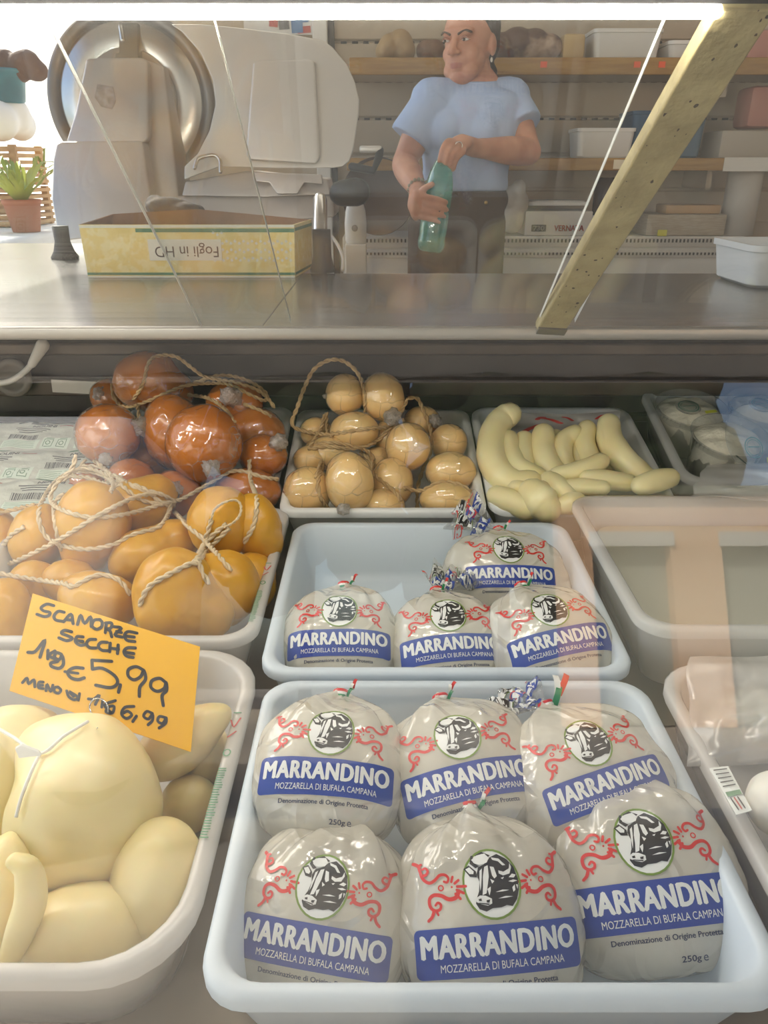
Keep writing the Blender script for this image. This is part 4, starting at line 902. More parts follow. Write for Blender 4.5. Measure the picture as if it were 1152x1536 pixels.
# ------------------------------------------------------------------ whey, loose film, tubs
whey = film('cloudy_whey', C8(238, 234, 216), .9, .06, .04, 9, transl=.4)
o, u, v, nz, w, l, dep, t = TRAY['whey']
g = M(); rr = rrect(w - .062, l - .062, .03); g.v = [tuple(o + u * x + v * y - nz * .034) for x, y in rr]; g.v += [tuple(o + u * x * .97 + v * y * .97 - nz * (dep - .002)) for x, y in rr]
n = len(rr); g.f = [tuple(range(n)), tuple(range(n, 2 * n))[::-1]] + [(k, n + k, n + (k + 1) % n, (k + 1) % n) for k in range(n)]; g.m = [0] * len(g.f)
ob = obj('whey', g, whey, smooth=False); tag(ob, 'cloudy whey standing in the clear tray at the right', 'whey')
ob['kind'] = 'stuff'
def crumple(name, label, cat, poly_px, d0, bow, seed, m, amp=.012, NX=46, NY=34, thick=True, dep_fn=None):
    """a loose sheet of film between four image corners, with sharp folds"""
    a, b, c, d = poly_px; vs = []; rng = random.Random(seed); folds = [(rng.uniform(0, 3.14), rng.uniform(.1, .9), rng.uniform(.5, 1)) for _ in range(9)]
    for i in range(NX + 1):
        for j in range(NY + 1):
            s, t_ = i / NX, j / NY; px = (a[0] * (1 - s) + b[0] * s) * (1 - t_) + (d[0] * (1 - s) + c[0] * s) * t_; py = (a[1] * (1 - s) + b[1] * s) * (1 - t_) + (d[1] * (1 - s) + c[1] * s) * t_
            dd = (d0[0] * (1 - s) + d0[1] * s) * (1 - t_) + (d0[3] * (1 - s) + d0[2] * s) * t_
            h = 0
            for an, of, st in folds: h += st * max(0, 1 - abs((s - .5) * math.cos(an) + (t_ - .5) * math.sin(an) - of + .5) * 9)
            h += 1.2 * noise.noise(Vector((s * 4 + seed, t_ * 4, 0))); e = math.sin(math.pi * s) * math.sin(math.pi * t_)
            jx = 10 * noise.noise(Vector((s * 3, t_ * 3 + seed, 5))); vs.append(P(px + jx, py + jx * .7, dd - bow * e ** .5 - amp * h * (.25 + e)))
    fs = [(i * (NY + 1) + j, (i + 1) * (NY + 1) + j, (i + 1) * (NY + 1) + j + 1, i * (NY + 1) + j + 1) for i in range(NX) for j in range(NY)]
    return tag(obj(name, M().add(vs, fs), m), label, cat)
bagf = film('loose_bag_film', C8(234, 230, 224), .5, .16, .5, 22, crease=7, transl=.4, gloss_extra=.03)
crumple('plastic_bag', 'crumpled translucent plastic bag lying over the milky tray at the right', 'plastic bag', [(1030, 1150), (1330, 1140), (1330, 985), (1035, 985)], (.640, .640, .735, .735), .022, 2, bagf, .012)
crumple('film_sheet', 'loose wrinkled film over the back of the whey tray', 'film', [(1030, 745), (1300, 760), (1300, 690), (1060, 698)], (1.00, .98, 1.06, 1.06), .012, 7, bagf, .006)
cheese('white_cheese', 'white cheese', 'round white cheese cut off by the right edge, below the crumpled bag', None, [(1168, 1206, .60, 46, 48)], moz, .01)
cheese('white_cheese', 'white cheese', 'white cheese under the crumpled plastic bag in the right tray', None, [(1140, 1085, .745, 90, 50)], moz, .01)
g = M(); q = [P(1064, 1152, .588), P(1092, 1149, .585), P(1128, 1215, .552), P(1104, 1222, .556)]; g.prism(q, (q[1] - q[0]).cross(q[2] - q[1]).normalized() * .001)
st = thing('printed_strip', 'printed white paper strip on the tray edge under the plastic bag', 'label strip', q[3]); obj('strip', g, mat('strip_paper', C8(226, 226, 218), .5), st, smooth=False)
S_ = Flat(); 
for k in range(5): S_.stroke([(.12, .08 + .09 * k), (.85, .08 + .09 * k)], .025, 0, 1, 1, round_=False)
S_.poly([(.08, .56), (.92, .56), (.92, .66), (.08, .66)], 1, 1)
for k in range(3): S_.stroke([(.2 + .2 * k, .72), (.26 + .2 * k, .92)], .08, 0 if k != 1 else 2, 1, 1)
nq = (q[1] - q[0]).cross(q[3] - q[0]).normalized(); nq = nq if nq.z > 0 else -nq
obj('strip_print', S_.onto(lambda x, y: ((q[0] * (1 - x) + q[1] * x) * (1 - y) + (q[3] * (1 - x) + q[2] * x) * y, nq), .0003, .0012), pr, st, smooth=False)
# tubs of soft cheese
tubm = film('clear_tub', C8(226, 224, 218), .12, .05, .05, 20, transl=.3, gloss_extra=.02); soft = mat('soft_cheese', C8(250, 240, 216), .55, bump=.6, bscale=50)
lidm = film('tub_lid', C8(220, 228, 216), .12, .06, .1, 40, transl=.3, gloss_extra=.03)
o, u, v, nz, w, l, dep, t = TRAY['cups']
TB = [(-.130, .055, .0, 'tub of soft cheese at the back left of the clear tray, yellow-marked lid', 0), (-.105, -.046, .014, 'tub of soft cheese at the front of the clear tray, lid tipped open', 1), (-.005, .062, .0, 'tub of soft cheese in the back row of the clear tray, right one', 0), (.025, -.046, .006, 'tub of soft cheese at the right, printed lid edge on', 2)]
for i, (a, b, up_, lab, kind) in enumerate(TB):
    c = o + u * a + v * b - nz * (dep - .020 - up_); t = thing('cheese_tub', lab, 'tub', c, 'tubs of soft cheese')
    obj('cup', M().lathe(c, [(.001, .001), (.046, .001), (.048, .003), (.057, .074), (.060, .075), (.060, .077), (.056, .076), (.047, .005), (.001, .003)], 40, axis=nz), tubm, t)
    g = M(); pf = [(.0465, .005), (.0545, .062)] + [(r_, .064 + .016 * (1 - (r_ / .052) ** 2) + .0) for r_ in (.051, .046, .04, .03, .02, .01, .001)]
    g.lathe(c, pf, 40, axis=nz); g.v = [tuple(Vector(p) + nz * (.006 * noise.noise(Vector(p) * 50) if (Vector(p) - c).dot(nz) > .060 else 0)) for p in g.v]; obj('soft_cheese', g, soft, t)
    up_ += .0
    la = nz if kind == 0 else (nz + (-v) * (.75 if kind == 1 else .3) + u * .35).normalized(); lc = c + nz * (.079 if kind == 0 else .085) + (-v * .030 + u * .030 if kind else Vector((0, 0, 0)))
    ls = 1.0 if kind else .34
    if not kind: lc = c + nz * .0835 - v * .012 - u * .012
    ld = obj('lid' if kind else 'lid_seal', M().lathe(lc, [(.001, -.001), (.058 * ls, -.001), (.0605 * ls, .0005), (.058 * ls, .002), (.001, .002)], 40, axis=la), lidm, t)
    L_ = Flat(); L_.ring(-.012, -.012, .017, .017, .0018, 0, 1); L_.ring(-.012, -.012, .013, .013, .001, 0, 1); L_.stroke([(-.022, -.012), (-.002, -.010)], .0016, 0, 1, 1); L_.poly([(.010, -.034), (.030, -.030), (.030, -.022), (.010, -.026)], 1, 1)
    if kind: L_.stroke([(-.045, -.028), (-.02, -.044), (.01, -.050), (.035, -.044)], .002, 2, 1, 4)
    e1 = la.orthogonal().normalized(); e1 = (u - la * u.dot(la)).normalized(); e2 = la.cross(e1)
    if not kind: lc = lc + e1 * .012 + e2 * .012
    obj('lid_print', L_.plane(lc + la * .002, e1, e2, la), [mat('lid_green', C8(96, 140, 120), .5), mat('lid_yellow', C8(216, 214, 40), .5), mat('lid_dark', C8(70, 84, 70), .5)], ld, smooth=False)
# printed wrapping paper behind the sticks
pap = film('printed_wrap', C8(226, 218, 208), .62, .25, .25, 25, transl=.35)
pw = thing('wrapping_paper', 'crumpled pale wrapping paper with red print behind the cheese sticks', 'paper', P(840, 650, 1.24))
NX, NY = 40, 16
def pp(s, t_): return P(752 + 178 * s, 662 - 46 * t_ + 5 * math.sin(s * 3.1), 1.245 + .035 * t_ - .010 * noise.noise(Vector((s * 7, t_ * 4, 1))) - .012 * math.sin(s * 3.14))
vs = [pp(i / NX, j / NY) for i in range(NX + 1) for j in range(NY + 1)]
obj('sheet', M().add(vs, [(i * (NY + 1) + j, (i + 1) * (NY + 1) + j, (i + 1) * (NY + 1) + j + 1, i * (NY + 1) + j + 1) for i in range(NX) for j in range(NY)]), pap, pw)
Q = Flat()
for (a, b, c_, d_, w_) in ((.16, .30, .32, .62, .05), (.34, .86, .50, .70, .05), (.30, .80, .36, .88, .04), (.52, .90, .60, .78, .03), (.80, .80, .88, .92, .03), (.04, .5, .10, .62, .03), (.62, .62, .68, .50, .03)): Q.stroke([(a, b), ((a + c_) / 2, (b + d_) / 2 + .03), (c_, d_)], w_, 0, 1, 3)
Q.poly([(.345, .16), (.43, .30), (.43, .56), (.36, .52)], 0, 1)
obj('print', Q.cut(.06).onto(lambda x, y: (pp(x, y), (EYE - pp(x, y)).normalized()), .0006, .0014), [INK[2]], pw, smooth=False)
# printed stickers on the outer rims of the two milky trays
def sticker(key, s0, s1, lab, seed):
    o, u, v, nz, w, l, dep, t = TRAY[key]; rng = random.Random(seed); a = o + u * (w / 2 - .0085) + v * (l * (s0 - .5)) + nz * .0006; e = v; f = -u
    L_ = l * (s1 - s0); Q = Flat()
    y = .002
    while y < L_ * .5:
        Q.stroke([(-.0035, y), (.0035 - rng.random() * .002, y)], .0011, 0, 1, 1, round_=False); y += .0026
    Q.ring(0, L_ * .62, .0035, .0045, .0012, 0, 1, 12); Q.stroke([(-.003, L_ * .75), (.003, L_ * .80)], .0014, 1, 1, 1); Q.stroke([(-.004, L_ * .90), (.0, L_ * .84), (.004, L_ * .92)], .0016, 1, 1, 3); Q.stroke([(-.003, L_ * .97), (.003, L_ * .97)], .0016, 0, 1, 1)
    obj('rim_print', Q.plane(a, u, v, nz), [mat('rim_green', C8(96, 150, 112), .5), mat('rim_red', C8(206, 92, 88), .5)], t, smooth=False)
sticker('pale', .30, .72, '', 1); sticker('yellow', .10, .50, '', 2)
# socket lead behind the packs
cord = thing('power_cord', 'white power cord with ribbed plug lying behind the packs at the far left', 'power cord', P(20, 580, 1.27))
obj('cable', M().tube(crom([P(-30, 575, 1.30), P(10, 573, 1.28), P(34, 560, 1.27), P(52, 540, 1.27), P(62, 522, 1.27)], 8), .005, 10), mat('white_rubber', C8(226, 222, 214), .5), cord)
obj('plug', M().tube([P(48, 546, 1.268), P(56, 532, 1.266), P(64, 518, 1.265)], [.007, .009, .011], 12), mat('white_rubber', C8(226, 222, 214), .5), cord)
sk = thing('wall_socket', 'round grey socket on the panel behind the cord at the far left', 'socket', P(22, 572, 1.305))
obj('plate', M().lathe(P(20, 566, 1.30), [(.001, 0), (.032, 0), (.034, .003), (.031, .007), (.022, .007), (.020, .003), (.001, .003)], 28, axis=(0, -1, .1)), mat('socket_grey', C8(120, 112, 104), .5), sk)
obj('label', box(P(124, 581, 1.30), (.105, .002, .022), rot=Matrix.Rotation(R(3), 4, 'Y')), mat('tag_white', C8(214, 208, 196), .5), thing('paper_tag', 'blank white tag on the dark panel behind the brown cheeses', 'tag', P(124, 590, 1.30)), smooth=False)
# ------------------------------------------------------------------ slicer on the worktop
alu = mat('cast_aluminium', C8(206, 198, 192), .36, .55, col2=C8(192, 184, 178), nscale=5, bump=.03, bscale=120)
alu2 = mat('anodised_plate', C8(216, 210, 202), .42, .35, col2=C8(206, 200, 192), nscale=4)
blade_m = mat('polished_blade', (.60, .58, .56), .25, 1, bump=.02, bscale=10); ring_m = mat('ring_guard', C8(112, 106, 102), .35, .6)
rubber = mat('grey_rubber', C8(72, 66, 64), .6)
SD = 1.92
sl = thing('meat_slicer', 'large aluminium meat slicer standing on the worktop at the left', 'slicer', PZ(250, 388, WT))
def pr_px(pts, d, ext, r=.006): return [P(x, y, d) for x, y in pts], Vector((0, ext, 0)), r
def plate(name, pts, d, ext, m, r=.006, parent=None):
    g = M(); g.prism([P(x, y, d) for x, y in pts], Vector((0, ext, 0)), r=r); return obj(name, g, m, parent or sl, auto=35)
g = M(); g.prism([P(x, y, SD) for x, y in [(128, 89), (136, 87), (212, 86), (221, 92), (223, 206), (216, 214), (98, 214), (112, 170)]], Vector((0, .13, 0)), r=.007)
g.prism([P(x, y, SD - .02) for x, y in [(92, 212), (208, 211), (214, 215), (229, 316), (229, 345), (98, 361), (84, 340), (77, 300), (79, 240), (84, 216)]], Vector((0, .20, 0)), r=.008)
g.prism([P(x, y, SD + .03) for x, y in [(219, 90), (245, 98), (252, 150), (269, 305), (262, 330), (229, 338), (222, 212)]], Vector((0, .15, 0)), r=.006)
obj('housing', g, alu, sl, auto=35)
bc = P(198, 150, 2.02); bn = Vector((.06, -1, .10)).normalized(); br_ = 112 * 2.02 / F
obj('blade', M().lathe(bc, [(.001, .004), (br_ * .55, .006), (br_ * .62, .012), (br_ * .80, .012), (br_ * .84, .008), (br_ * .99, .002), (br_, 0), (br_ * .99, -.002), (.001, -.006)], 72, axis=bn), blade_m, sl)
g = M(); gr = 122 * 2.02 / F; ax1 = bn.orthogonal().normalized(); ax2 = bn.cross(ax1)
a0_ = [gr * .86, gr * .90, gr * 1.0, gr * 1.0, gr * .96, gr * .86]; z_ = [-.012, -.020, -.018, .012, .016, .012]
g.lathe(bc - bn * .004, list(zip(a0_, z_)) + [(a0_[0], z_[0])], 80, axis=bn, caps=False); obj('ring_guard', g, ring_m, sl)
obj('blade_cover', M().lathe(bc + bn * .012, [(.001, .012), (.10, .012), (.118, .008), (.122, 0), (.001, 0)], 48, axis=bn), mat('cover_plate', C8(176, 166, 156), .3, .6), sl)
plate('bracket', [(178, 34), (206, 34), (208, 88), (172, 88), (172, 80), (178, 79)], SD + .02, .05, mat('bracket_grey', C8(126, 120, 112), .4, .6), .003)
obj('clamp_screw', M().tube([P(181, 40, SD + .005), P(184, 60, SD + .005)], .006, 12), blade_m, sl)
obj('maker_plate', M().prism([P(x, y, SD - .0006) for x, y in [(146, 126), (170, 130), (174, 152), (168, 164), (152, 160), (142, 146)]], Vector((0, -.0008, 0))), mat('faded_print', C8(126, 118, 116), .6, col2=C8(170, 162, 158), nscale=60), sl, smooth=False)
# carriage: the wide receiving plate with a pressed panel
SP = 1.90
PT = [(256, 36), (300, 36), (345, 40), (430, 50), (484, 60), (498, 70), (520, 96), (532, 122), (539, 150), (538, 172), (530, 225), (524, 242), (514, 250), (500, 252), (420, 252), (330, 250), (296, 262), (276, 270), (276, 250), (296, 231), (314, 196), (323, 156), (319, 120), (300, 78), (272, 47)]
plate('receiving_plate', PT, SP, .014, alu2, .004)
pn = plate('pressed_panel', [(379, 94), (386, 90), (464, 88), (472, 92), (480, 236), (474, 246), (374, 240), (368, 232)], SP - .016, .022, alu2, .009)
plate('pusher_bracket', [(378, 258), (482, 262), (484, 276), (456, 274), (446, 291), (416, 291), (404, 274), (380, 272)], SP - .012, .03, alu, .003)
plate('carriage', [(278, 272), (372, 256), (492, 268), (496, 292), (400, 296), (272, 294)], SP + .01, .16, alu, .005)
plate('base', [(262, 294), (500, 290), (502, 326), (268, 345)], SP + .02, .22, alu, .008)
obj('guard_rod', M().tube(crom([P(292, 252, SP - .02), P(298, 238, SP - .02), P(320, 233, SP - .02), P(330, 240, SP - .02), P(331, 258, SP - .02)], 6), .005, 10), blade_m, sl)
c0 = P(480, 300, 1.70); c1 = P(480, 356, 1.66); obj('column', M().tube([c0, c1], .016, 20), blade_m, sl)
f0_ = PZ(484, 408, WT); obj('foot', M().lathe(f0_, [(.026, .0), (.026, .008), (.020, .03), (.019, .085), (.001, .085)], 24), rubber, sl)
f1_ = PZ(98, 388, WT); obj('foot', M().lathe(f1_, [(.001, 0), (.031, 0), (.033, .004), (.024, .018), (.018, .040), (.019, .075), (.001, .075)], 28), rubber, sl)
obj('foot', M().lathe(f1_ + Vector((.10, .17, 0)), [(.001, 0), (.031, 0), (.033, .004), (.024, .018), (.018, .040), (.019, .095), (.001, .095)], 28), rubber, sl)
g = M(); g.tube([P(512, 290, 1.86), P(535, 288, 1.85)], [.030, .033], 20); obj('feed_knob', g, black, sl)
hd = obj('handle_arm', M().tube([P(528, 250, SP), P(560, 256, SP - .01), P(568, 236, SP - .01), P(570, 226, SP - .01)], .010, 12), black, sl)
obj('handle_grip', M().box(P(556, 224, SP - .01), (.056, .022, .016), r=.005), alu2, sl)
obj('power_lead', M().tube(crom([P(486, 345, 1.78), P(502, 360, 1.78), P(514, 385, 1.76), P(514, 405, 1.74)], 6), .004, 8), mat('white_rubber', C8(226, 222, 214), .5), sl)
# yellow box of paper sheets
yb = mat('box_yellow', C8(236, 208, 128), .5, col2=C8(240, 220, 156), nscale=70, lo=.45, hi=.55); kraft = mat('box_inside', C8(150, 106, 66), .7, col2=C8(120, 84, 52), nscale=10)
bxY = 1.575; q0, q1 = PZ(131, 417, WT + .0005), PZ(443, 416, WT + .0005); q0.y = q1.y = bxY; t0_, t1_ = PY(118, 337, bxY), PY(441, 330, bxY); t1_.z = t0_.z
q2 = PZ(467, 384, WT + .0005); q2.y = 1.735; q2.x = PY(467, 384, 1.735).x; t2_ = PY(471, 317, 1.735); t2_.x = q2.x + t1_.x - q1.x; t2_.z = t1_.z; q3 = Vector((q0.x - .01, 1.72, q0.z)); t3_ = Vector((t0_.x + .02, 1.72, t0_.z + .012)); tm_ = Vector(((t2_.x + t3_.x) / 2 - .04, 1.76, t2_.z + .020)); qm = Vector((tm_.x, 1.755, q0.z))
bx = thing('sheet_box', 'open yellow cardboard box lettered Fogli in HD upside down, in front of the slicer', 'cardboard box', (q0 + q2) / 2)
def wall(a, b, c, d, m, nm='wall'):
    n = (b - a).cross(d - a).normalized(); cen = (q0 + q2) / 2 + Vector((0, 0, .05)); n = n if n.dot(a - cen) < 0 else -n
    return obj(nm, M().prism([a, b, c, d], n * .0035), m, bx, smooth=False)
wall(q0, q1, t1_, t0_, yb, 'front_panel'); wall(q1, q2, t2_, t1_, yb, 'side_panel'); wall(q2, qm, tm_, t2_, kraft, 'back_panel'); wall(qm, q3, t3_, tm_, kraft, 'back_panel'); wall(q3, q0, t0_, t3_, kraft, 'side_panel')
obj('bottom', M().prism([q0, q1, q2, qm, q3], Vector((0, 0, .003))), kraft, bx, smooth=False)
obj('sheets', M().prism([x + Vector((0, 0, .06)) + (((q0 + q2) / 2 - x) * .06) for x in (q0, q1, q2, qm, q3)], Vector((0, 0, .015))), mat('brown_sheets', C8(120, 74, 48), .6), bx, smooth=False)
fr_n = ((q1 - q0).cross(t0_ - q0)).normalized(); fr_n = fr_n if fr_n.y < 0 else -fr_n
bi = lambda x, y: (((q0 * (1 - x) + q1 * x) * (1 - y) + (t0_ * (1 - x) + t1_ * x) * y), fr_n)
Q = Flat(); Q.poly([(0, .0), (1, .0), (1, .035), (0, .035)], 1, 1); Q.poly([(0, .05), (1, .05), (1, .10), (0, .10)], 0, 1); Q.poly([(.26, .86), (1, .86), (1, .93), (.26, .93)], 0, 1); Q.poly([(0, .94), (1, .95), (1, 1), (0, .99)], 1, 1)
rng = random.Random(8)
for k in range(60):
    x, y = .62 + .02 * (k % 19), .30 + .16 * (k // 19) + .04 * (k % 2)
    if x < .99: Q.poly([(x, y), (x + .009, y + .03), (x, y + .07), (x - .007, y + .03)], 1, 1)
Q.poly([(.31, .33), (.655, .33), (.655, .73), (.31, .73)], 1, 2)
Q.text('Fogli in HD', .49, .53, .30, .27, 2, 4, rot=math.pi)
obj('printing', Q.onto(bi, .0004, .0006), [mat('box_green', C8(70, 120, 84), .5), mat('box_white', C8(226, 222, 204), .5), mat('box_text', C8(58, 56, 54), .5)], bx, smooth=False)
sn = ((q2 - q1).cross(t1_ - q1)).normalized(); sn = sn if sn.x > 0 else -sn
Q = Flat(); Q.poly([(0, .05), (1, .05), (1, .10), (0, .10)], 0, 1); Q.poly([(0, .88), (1, .88), (1, .94), (0, .94)], 0, 1)
obj('printing', Q.onto(lambda x, y: (((q1 * (1 - x) + q2 * x) * (1 - y) + (t1_ * (1 - x) + t2_ * x) * y), sn), .0004, .0006), [MATS['box_green']], bx, smooth=False)
cl = remesh(M().ell(P(252, 311, 1.67), (.05, .03, .022)).ell(P(280, 315, 1.66), (.04, .03, .016)).ell(P(234, 308, 1.68), (.024, .02, .022)), .004, 4)
tag(obj('cloth', cl, mat('dark_cloth', C8(66, 62, 64), .8, bump=.4)), 'dark crumpled cloth lying in the yellow box', 'cloth')
# ------------------------------------------------------------------ shelves and what stands on them
SHF = 2.95
def xat(px, py, Y): return PY(px, py, Y).x
def zat(py, Y): return PY(576, py, Y).z
sh = []
for i, (y0, y1, px0, lab) in enumerate([(86, 112, 524, 'upper wooden wall shelf behind the woman, orange tags on its edge'), (237, 256, 520, 'lower wooden wall shelf behind the woman at elbow height')]):
    z0, z1 = zat(y1, SHF), zat(y0, SHF); x0 = xat(px0, (y0 + y1) / 2, SHF)
    s = thing('wall_shelf', lab, 'shelf', ((x0 + 2.5) / 2, 3.1, z0)); sh.append(z1)
    obj('board', box(((x0 + 2.5) / 2, 3.125, (z0 + z1) / 2), (2.5 - x0, .31, (z1 - z0) * .7)), mat('shelf_top', C8(180, 160, 130), .5), s, smooth=False)
    obj('edge_strip', box(((x0 + 2.5) / 2, SHF + .008, (z0 + z1) / 2), (2.5 - x0, .018, z1 - z0), r=.003), wood, s)
    for k, px in enumerate([(815, 955, 992), ()][i]): x = xat(px, 101, SHF); obj('price_tag', box((x, SHF - .003, (z0 + z1) / 2 + .004), (.022, .003, .018)), mat('tag_orange', C8(238, 96, 48), .5), s, smooth=False)
    if i: obj('label_strip', box((xat(1120, 240, SHF), SHF - .003, (z0 + z1) / 2), (.16, .003, .045)), white_pl, s, smooth=False); obj('price_tag', box((xat(932, 243, SHF), SHF - .003, (z0 + z1) / 2), (.055, .003, .03)), mat('tag_cream', C8(226, 214, 186), .5), s, smooth=False)
    for xx in (x0 + .3, 1.2, 2.2): obj('bracket', box((xx, 3.16, z0 - .03), (.02, .24, .06)), MATS['slatted_panel'], s, smooth=False)
whtub = mat('tub_white', C8(228, 224, 218), .4); 
def tub(px0, px1, py0, zb, lab, m, Y=3.0, dp=.17, lip=True, name='plastic_tub'):
    x0, x1 = xat(px0, py0, Y), xat(px1, py0, Y); h = zat(py0, Y) - zb; c = Vector(((x0 + x1) / 2, Y + dp / 2 + .01, zb + .001)); w = x1 - x0
    g = M(); K = 28; vs = []
    for ins, z in ((.018, 0), (.012, .006), (.004, h - .012), (0, h - .011), (0, h), (.006, h), (.010, h - .006), (.022, .006)): vs += [c + Vector((x, y, z)) for x, y in rrect(w - 2 * ins, dp - 2 * ins, .02)]
    fs = [(i * K + k, i * K + (k + 1) % K, (i + 1) * K + (k + 1) % K, (i + 1) * K + k) for i in range(7) for k in range(K)] + [tuple(range(K))[::-1], tuple(7 * K + k for k in range(K))]
    return tag(obj(name, g.add(vs, fs), m, auto=40), lab, 'tub', None)
U, Lw = sh
tub(893, 1000, 42, U, 'large white tub on the upper shelf left of the beam', whtub)
tub(1006, 1056, 60, U, 'small white tub on the upper shelf partly behind the beam', whtub)
tub(868, 958, 192, Lw, 'white tub on the lower shelf left of the beam', whtub)
tub(952, 1068, 166, Lw, 'blue tub on the lower shelf behind the beam', mat('tub_blue', C8(52, 88, 116), .45), dp=.2, Y=3.02)
def lumps(name, lab, cat, els, m, vox=.006): return tag(obj(name, remesh(els, vox, 5), m), lab, cat)
def W3(px, py, Y): return PY(px, py, Y)
g = M(); 
for px, py, r in ((585, 70, .04), (600, 66, .045), (578, 80, .035), (606, 80, .04)): c = W3(px, py, 3.05); g.ell((c.x, c.y, max(c.z, U + r * .8)), (r, .06, r))
lumps('paper_parcel', 'creased brown paper parcel at the left end of the upper shelf', 'parcel', g, mat('brown_paper', C8(176, 146, 104), .7, bump=.8, bscale=14))
g = M()
for px, py, r in ((640, 74, .034), (652, 74, .034)): c = W3(px, py, 3.06); g.ell((c.x, c.y, U + r * .95), (r * 1.1, .06, r))
lumps('cured_meat', 'brown cured meat on the upper shelf left of the woman\'s face', 'cured meat', g, mat('meat_brown', C8(128, 94, 70), .6, bump=.4))
g = M()
for px, py, r in ((752, 68, .044), (775, 66, .052), (800, 70, .050), (822, 72, .042)): c = W3(px, py, 3.05); g.ell((c.x, c.y, U + r * .97), (r * 1.15, .07, r))
hm = lumps('cured_ham', 'dark cured ham with pale patches behind the woman\'s head', 'ham', g, mat('ham_rind', C8(92, 62, 46), .55, col2=C8(196, 168, 140), nscale=11, lo=.5, hi=.66, bump=.5, bscale=20))
def block(px0, px1, py0, zb, Y, dp, m, name, lab, cat, r=.008):
    x0, x1 = xat(px0, py0, Y), xat(px1, py0, Y); h = zat(py0, Y) - zb
    return tag(obj(name, box(((x0 + x1) / 2, Y + dp / 2, zb + h / 2 + .0008), (x1 - x0, dp, h), r=r), m, auto=40), lab, cat)
block(846, 880, 50, U, 3.0, .14, mat('hard_cheese', C8(206, 180, 132), .5, col2=C8(190, 160, 112), nscale=9), 'cheese_wedge', 'cut block of hard cheese on the upper shelf left of the white tub', 'cheese', .012)
block(1128, 1175, 44, U, 3.0, .16, mat('pink_pack', C8(186, 126, 112), .5), 'wrapped_packet', 'pinkish wrapped packet on the upper shelf at the right edge', 'packet', .012)
block(1084, 1175, 196, Lw, 3.02, .18, mat('grey_pack', C8(176, 166, 152), .5), 'carton', 'low grey carton on the lower shelf at the right edge', 'carton', .006)
block(1130, 1180, 128, zat(192, 3.02), 3.03, .14, MATS['pink_pack'], 'wrapped_packet', 'pinkish packet standing on the grey carton at the right edge', 'packet', .02)
# base cabinet with slotted grilles under the shelves
CB = .92; cx0, cx1 = xat(514, 360, 2.97), xat(1120, 360, 2.97)
cab = thing('wall_cabinet', 'long white refrigerated wall cabinet with slotted grilles behind the woman', 'cabinet', ((cx0 + cx1) / 2, 3.13, 0))
obj('body', box(((cx0 + cx1) / 2, 3.13, CB / 2), (cx1 - cx0, .31, CB), r=.004), white_pl, cab, smooth=False)
for k, (za, zb_) in enumerate(((zat(356, 2.97), zat(371, 2.97)), (zat(374, 2.97), zat(387, 2.97)))):
    gr_ = obj('grille', box(((cx0 + cx1) / 2, 2.972, (za + zb_) / 2), (cx1 - cx0, .008, za - zb_), r=.002), mat('grille_white', C8(206, 200, 190), .45), cab)
    g = M(); n_ = 104
    for q in range(n_): g.box((cx0 + .02 + (cx1 - cx0 - .04) * q / (n_ - 1), 2.967, (za + zb_) / 2 + (.006 if k == 0 else 0)), (.006, .004, .012 if k == 0 else .009))
    obj('slot_pattern', g, black, gr_, smooth=False)
tub(795, 886, 304, CB + .115, 'flat white tray lying on the red-lettered carton', whtub, dp=.16, name='plastic_tray')
ct = block(789, 890, 317, CB, 3.0, .20, mat('carton_white', C8(200, 194, 186), .5), 'lettered_carton', 'white carton with red lettering standing on the wall cabinet', 'carton', .004)
Q = Flat(); x0, x1 = xat(789, 340, 3.0), xat(890, 340, 3.0); Q.text('VERNATA', (x0 + x1) / 2 + .035, CB + .028, .11, .020, 0, 1, bold=.05); Q.poly([(x0 + .02, CB + .016), (x0 + .075, CB + .016), (x0 + .075, CB + .040), (x0 + .02, CB + .040)], 1, 1); Q.text('730', x0 + .0475, CB + .028, .040, .016, 2, 2, bold=.05)
pm = obj('lettering', Q.plane(Vector((0, 2.999, 0)), Vector((1, 0, 0)), Vector((0, 0, 1)), Vector((0, -1, 0)), .0006, .0006), [mat('letter_red', C8(190, 70, 62), .5), mat('letter_dark', C8(60, 58, 60), .5), white_pl], ct, smooth=False)
block(972, 1092, 322, CB, 3.0, .18, mat('paper_stack', C8(190, 176, 154), .6, col2=C8(160, 146, 126), nscale=30, stretch=(1, 1, 20)), 'paper_pile', 'pile of grey-beige papers lying on the wall cabinet right of the beam', 'paper pile', .006)
block(1000, 1082, 308, zat(322, 3.0) + .001, 3.02, .12, mat('kraft_box', C8(190, 152, 104), .6), 'cardboard_lid', 'brown cardboard lid on the pile of papers', 'cardboard', .004)
tag(obj('paper_roll', M().lathe((xat(1117, 300, 3.03), 3.06, CB + .001), [(.001, 0), (.062, 0), (.062, .235), (.058, .238), (.012, .238), (.012, .22), (.001, .22)], 32), mat('roll_white', C8(206, 200, 190), .7)), 'tall white paper roll standing on the wall cabinet at the right', 'paper roll')
jr = thing('dark_jar', 'dark jar with a pale base standing left of the beam on the wall cabinet', 'jar', (xat(912, 290, 3.03), 3.06, CB))
obj('jar_body', M().lathe((xat(912, 290, 3.03), 3.06, CB + .07), [(.001, 0), (.04, 0), (.044, .02), (.044, .11), (.03, .13), (.001, .13)], 28), mat('dark_jar_glass', C8(64, 52, 46), .25), jr)
obj('jar_base', M().lathe((xat(912, 290, 3.03), 3.06, CB + .001), [(.001, 0), (.055, 0), (.058, .069), (.001, .069)], 28), mat('pale_blue_grey', C8(168, 176, 182), .4), jr)
g = M(); 
for px, py, r in ((764, 300, .04), (776, 305, .042), (768, 325, .05), (778, 282, .025)): c = W3(px, py, 3.04); g.ell((c.x, c.y, max(c.z, CB + r)), (r, .05, r * 1.2))
